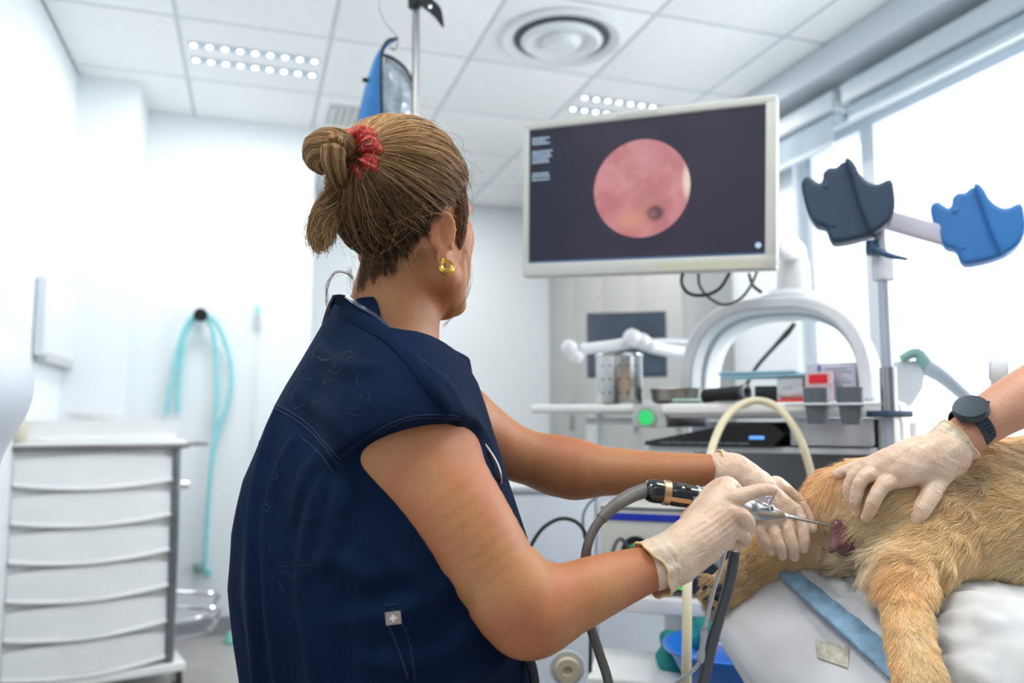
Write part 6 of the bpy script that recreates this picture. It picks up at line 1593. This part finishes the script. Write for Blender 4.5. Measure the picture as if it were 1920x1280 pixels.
r0, r1, r2 = rail(E0), rail(E1), rail(E2); nr = len(r0)
def sheet(ra, rb, nv, bump, thick, name, m, parent, over=0):
    vs = []; fs = []
    for i in range(nr):
        for j in range(nv+1):
            q = j/nv; p = ra[i].lerp(rb[i], q); nn = Vector((0, 0, 1))-RT*.25
            b_ = bump(i, q); vs.append(tuple(p+nn*b_))
    n0 = len(vs)
    for v_ in list(vs): vs.append(tuple(Vector(v_)-Vector((0, 0, thick))))
    Wn = nv+1
    for i in range(nr-1):
        for j in range(nv):
            f = (i*Wn+j, (i+1)*Wn+j, (i+1)*Wn+j+1, i*Wn+j+1); fs.append(f); fs.append(tuple(n0+k for k in f[::-1]))
        fs.append((i*Wn, n0+i*Wn, n0+(i+1)*Wn, (i+1)*Wn)); fs.append((i*Wn+nv, (i+1)*Wn+nv, n0+(i+1)*Wn+nv, n0+i*Wn+nv))
    for j in range(nv):
        fs.append((j, j+1, n0+j+1, n0+j)); a = (nr-1)*Wn; fs.append((a+j, n0+a+j, n0+a+j+1, a+j+1))
    return MB().raw(vs, fs).build(name, m, parent, ang=50)
def qb(i, q):
    u = i/nr*26; v_ = q*16
    return .008+.010*math.sin(q*math.pi)**.5*(.55*abs(math.sin(u*1.1+.6*math.sin(v_)))+.45*abs(math.sin(v_*1.3+math.sin(u))))+.003*math.sin(u*.5+v_*.7)
sheet(r1, r2, 44, qb, .006, 'quilted_face', padw, pad)
sheet(r0, r1, 6, lambda i, q: .004+.006*math.sin(min(1, q*1.2)*math.pi/2)+.0012*math.sin(i*.9+q*3)+.0008*math.sin(i*2.3), .004, 'blue_border', padb, pad)

# rolled white towel the dog's trunk lies on
tw = SDF(nat(1900, 1240, 1.12)-np.array([.30, .36, .33]), nat(1900, 1240, 1.12)+np.array([.42, .42, .26]), .005)
tw.limb([(nat(1772, 1160, 1.13), .046), (nat(1830, 1158, 1.12), .052), (nat(1950, 1168, 1.17), .058), (nat(2150, 1175, 1.25), .06)], .03)
tw.limb([(nat(1790, 1235, 1.05), .042), (nat(1860, 1235, 1.03), .062), (nat(1960, 1250, 1.04), .08), (nat(2150, 1260, 1.15), .08)], .06)
tw.limb([(nat(1820, 1330, .99), .045), (nat(1900, 1350, .98), .07), (nat(2050, 1370, 1.05), .09)], .06)
for P, r in [([(1748, 1150), (1790, 1132), (1850, 1130), (1925, 1136)], .012), ([(1885, 1135), (1872, 1200), (1850, 1285)], .013), ([(1745, 1190), (1800, 1205), (1862, 1180)], .010),
             ([(1760, 1240), (1810, 1250), (1850, 1235)], .009), ([(1775, 1165), (1815, 1160), (1870, 1168)], .007), ([(1905, 1150), (1915, 1210), (1910, 1290)], .011), ([(1790, 1275), (1830, 1262), (1860, 1285)], .009)]:
    ridge(tw, P, r, .016, .15)
tw.warp(lambda X, Y, Z: .003*wob(X, Y, Z, 36, 31)+.004*np.abs(wob(X*.7, Y*.7, Z*.5, 44, 33))-.001+.0015*wob(X, Y, Z, 140, 34))
towel = tw.mesh('towel', mat('white_towelling', (.66, .67, .68), .85, var=.04, vscale=12, bump=.35, bscale=350), None)
tag(towel, 'folded white towel under the belly of the dog at the table edge', 'towel')

# ---------------------------------------------------------------- the dog
dogm = mat('dog_undercoat', (.72, .50, .26), .8, col2=(.58, .37, .17), vscale=18, bump=.6, bscale=150)
dog = thing('dog', 'golden long-haired dog lying on its side, hindquarters towards the scope', 'dog', at(1760, 1095, 1.22))
D = SDF([.28, .72, .48], [1.42, 1.62, 1.22], .0048)
D.limb([(nat(1690, 975, 1.205), .078), (nat(1780, 970, 1.215), .102), (nat(1880, 968, 1.24), .114), (nat(2050, 975, 1.34), .135), (nat(2240, 975, 1.42), .14)], .05)
D.limb([(nat(1700, 965, 1.19), .076), (nat(1640, 945, 1.18), .064), (nat(1590, 938, 1.19), .050), (nat(1560, 950, 1.21), .040)], .045)      # haunch and rump
D.limb([(nat(1640, 1000, 1.20), .05), (nat(1600, 1010, 1.20), .036), (nat(1565, 1005, 1.21), .026)], .03)
D.limb([(nat(1760, 1010, 1.17), .062), (nat(1702, 1060, 1.10), .041), (nat(1700, 1110, 1.05), .0330), (nat(1700, 1168, 1.00), .0235), (nat(1714, 1225, .965), .0235), (nat(1724, 1275, .94), .0255), (nat(1730, 1325, .925), .027), (nat(1728, 1360, .91), .024)], .03)
D.limb([(nat(1575, 1000, 1.24), .046), (nat(1520, 1012, 1.245), .040), (nat(1455, 1030, 1.25), .036), (nat(1405, 1070, 1.25), .031), (nat(1372, 1098, 1.25), .029), (nat(1350, 1112, 1.25), .028)], .03)
for (x, y, dd, r_) in [(1330, 1092, 1.245, .014), (1326, 1112, 1.235, .014), (1336, 1130, 1.235, .014), (1352, 1142, 1.24, .013)]:
    D.cone(nat(1352, 1108, 1.25), nat(x, y, dd), .018, r_, .006)
for (x, y, dd, r_) in [(1702, 1362, .90, .013), (1722, 1372, .89, .014), (1744, 1370, .89, .013)]:
    D.cone(nat(1726, 1350, .912), nat(x, y, dd), .018, r_, .006)
# crease between haunch and rump, dip at the bare skin
D.limb([(nat(1604, 985, 1.135), .006), (nat(1600, 930, 1.13), .008), (nat(1625, 890, 1.13), .006)], .02) if False else None
D.ell(nat(1570, 1012, 1.155), (.020, .020, .024), None, .02, 'sub')
D.warp(lambda X, Y, Z: .0035*wob(X, Y, Z, 38, 41)+.0015*wob(X, Y, Z, 110, 42))
# forebody and head beyond the frame
D2 = SDF([.95, .50, .62], [1.75, 1.6, 1.32], .010)
D2.limb([(nat(2180, 975, 1.40), .135), (nat(2350, 960, 1.50), .13), (nat(2480, 950, 1.58), .10)], .05)
D2.ell(nat(2580, 960, 1.62), (.09, .075, .07), None, .04); D2.limb([(nat(2600, 965, 1.60), .05), (nat(2680, 990, 1.62), .032), (nat(2720, 1000, 1.63), .028)], .03)
body_d = D.mesh('body', dogm, dog)
D2.mesh('forebody', dogm, dog)
bare = SDF(nat(1575, 1008, 1.15)-.05, nat(1575, 1008, 1.15)+.05, .0014)
bare.limb([(nat(1570, 984, 1.146), .009), (nat(1579, 1002, 1.150), .0150), (nat(1586, 1020, 1.154), .0175)], .01)
bare.limb([(nat(1574, 1012, 1.146), .010), (nat(1563, 1026, 1.140), .006), (nat(1557, 1033, 1.138), .003)], .012)
bare.limb([(nat(1565, 990, 1.130), .0035), (nat(1570, 1008, 1.122), .004), (nat(1572, 1026, 1.122), .0035)], .002, mode='sub') if False else None
bare.ell(nat(1569, 987, 1.128), (.0045, .006, .0045), None, .002, 'sub')
bare.warp(lambda X, Y, Z: .0004*wob(X, Y, Z, 400, 43))
bm_ = mat('bare_skin', (.26, .09, .10), .38, var=.6, vscale=38, bump=.3, bscale=400, col2=(.035, .016, .022), sss=.1, coat=.3)
bsk = bare.mesh('bare_skin', bm_, dog); bsk['label'] = 'dark pink bare skin below the tail'
for (x, y, dd) in [(1324, 1098, 1.228), (1326, 1118, 1.220), (1338, 1137, 1.222)]:
    q = MB(); q.lathe([(.0028, 0), (.0026, .004), (.0012, .008), (0, .010)], nat(x, y, dd), (-RT*.8-Vector((0, 0, .6))-FW*.3), 12).build('claw', BLACK, dog)
pads_ = SDF(nat(1345, 1115, 1.23)-.04, nat(1345, 1115, 1.23)+.04, .0016)
for (x, y, dd, r_) in [(1345, 1102, 1.2195, .0085), (1348, 1116, 1.217, .010)]: pads_.ell(nat(x, y, dd), (r_, r_, r_*.9), None, .001)
pads_.mesh('paw_pad', mat('paw_pad_skin', (.025, .018, .018), .6, var=.3), dog)

# coat
FURM = bpy.data.materials.new('dog_fur'); FURM.use_nodes = True; _n = FURM.node_tree; _b = _n.nodes['Principled BSDF']
_a = _n.nodes.new('ShaderNodeAttribute'); _a.attribute_name = 'tint'; _n.links.new(_a.outputs['Color'], _b.inputs['Base Color']); _b.inputs['Roughness'].default_value = .5; _b.inputs['Specular IOR Level'].default_value = .3
def fur(o, n, seed):
    me = o.data; r = np.random.default_rng(seed)
    V = np.empty(len(me.vertices)*3, np.float32); me.vertices.foreach_get('co', V); V = V.reshape(-1, 3)
    me.calc_loop_triangles(); T = np.empty(len(me.loop_triangles)*3, np.int32); me.loop_triangles.foreach_get('vertices', T); T = T.reshape(-1, 3)
    a, b, c = V[T[:, 0]], V[T[:, 1]], V[T[:, 2]]; cr = np.cross(b-a, c-a); ar = np.linalg.norm(cr, axis=1); nm = cr/np.maximum(ar, 1e-12)[:, None]
    cen = (a+b+c)/3; view = np.array(EYE)-cen; view /= np.linalg.norm(view, axis=1)[:, None]
    wgt = ar*np.where((nm*view).sum(1) > -.35, 1, .05)
    idx = r.choice(len(T), n, p=wgt/wgt.sum()); u = r.uniform(size=(n, 1)); v = r.uniform(size=(n, 1)); m_ = (u+v) > 1; u = np.where(m_, 1-u, u); v = np.where(m_, 1-v, v)
    P = a[idx]+(b[idx]-a[idx])*u+(c[idx]-a[idx])*v; Nn = nm[idx]
    rel = P-np.array(EYE); dp = rel@np.array(FW); px = 960+FPX*(rel@np.array(RT))/dp; py = 640-FPX*(rel@np.array(UP))/dp
    # where on the dog: along the body axis and down the legs
    R_, Z_ = np.array(RT), np.array([0, 0, 1.]); F_ = np.array(FW)
    leg1 = np.clip((py-1075)/50, 0, 1)*(px > 1620)*(px < 1790)
    leg2 = np.clip((1500-px)/60, 0, 1)
    flow = (-R_*.75-Z_*.65)[None, :].repeat(n, 0)
    flow += (wob(P[:, 0], P[:, 1], P[:, 2], 16, 51)*.9)[:, None]*Z_+(wob(P[:, 0], P[:, 1], P[:, 2], 22, 52)*.6)[:, None]*R_
    flow = flow*(1-leg1[:, None])+leg1[:, None]*(-Z_-F_*.1+R_*.12)
    flow = flow*(1-leg2[:, None])+leg2[:, None]*(-R_*.8-Z_*.55)
    flow += r.normal(size=(n, 3))*.13
    flow -= (flow*Nn).sum(1)[:, None]*Nn; flow /= np.linalg.norm(flow, axis=1)[:, None]
    tuft = np.exp(-(((px-1625)/45)**2+((py-1035)/38)**2))
    L_ = (.026*(1-leg1*.55)*(1-leg2*.45)+.016*tuft)*r.uniform(.6, 1.25, n)
    K_ = 5; t = np.linspace(0, 1, K_)[None, :, None]; lift = (.30+.25*r.uniform(size=n)+.25*tuft)[:, None, None]
    cl = np.stack([wob(P[:, 0], P[:, 1], P[:, 2], 260, 61+i) for i in range(3)], 1)
    pts = P[:, None]+flow[:, None]*t*L_[:, None, None]+Nn[:, None]*lift*L_[:, None, None]*(t-.75*t*t)+cl[:, None]*t*t*L_[:, None, None]*.34-Z_*t*t*L_[:, None, None]*.12
    pale = np.array([1.0, .83, .57]); gold_ = np.array([.92, .62, .30]); deep = np.array([.70, .36, .13]); greyb = np.array([.32, .235, .16]); cream = np.array([.93, .84, .66])
    w1 = np.clip(.5+.55*wob(P[:, 0], P[:, 1], P[:, 2], 20, 71)+.32*cl[:, 0]+r.normal(size=n)*.15, 0, 1)[:, None]
    C = gold_*(1-w1)+pale*w1
    # the coat is redder on rump and thighs, paler along the flank
    red_ = np.clip(np.maximum(np.exp(-(((px-1560)/60)**2+((py-900)/50)**2)), np.maximum(np.exp(-(((px-1680)/60)**2+((py-1085)/55)**2)), leg1*.45*(px < 1700))), 0, 1)[:, None]
    C = C*(1-red_*.65)+deep*1.25*red_*.65
    gp = np.exp(-(((px-1880)/85)**2+((py-905)/42)**2))[:, None]*np.clip(.75+.5*wob(P[:, 0], P[:, 1], P[:, 2], 30, 73), 0, 1)[:, None]
    C = C*(1-gp*.85)+greyb*gp*.85
    C = C*(1-tuft[:, None]*.8)+cream*tuft[:, None]*.8
    C = C*(1-leg2[:, None]*.5)+np.array([.42, .27, .13])*leg2[:, None]*.5
    C = C*(1+r.normal(size=(n, 1))*.12)
    keep = ~((np.abs(px-1572) < 24) & (np.abs(py-1008) < 34) & (dp < 1.2)) & ~((np.abs(px-1349) < 12) & (np.abs(py-1116) < 18) & (dp < 1.24))
    pts = pts[keep]; C = np.clip(C[keep], 0, 1)
    return strands('fur', pts, np.array([.00030, .00027, .00023, .00016, .00005])[None, :].repeat(len(pts), 0), FURM, dog, C)
fur(body_d, 230000, 5)
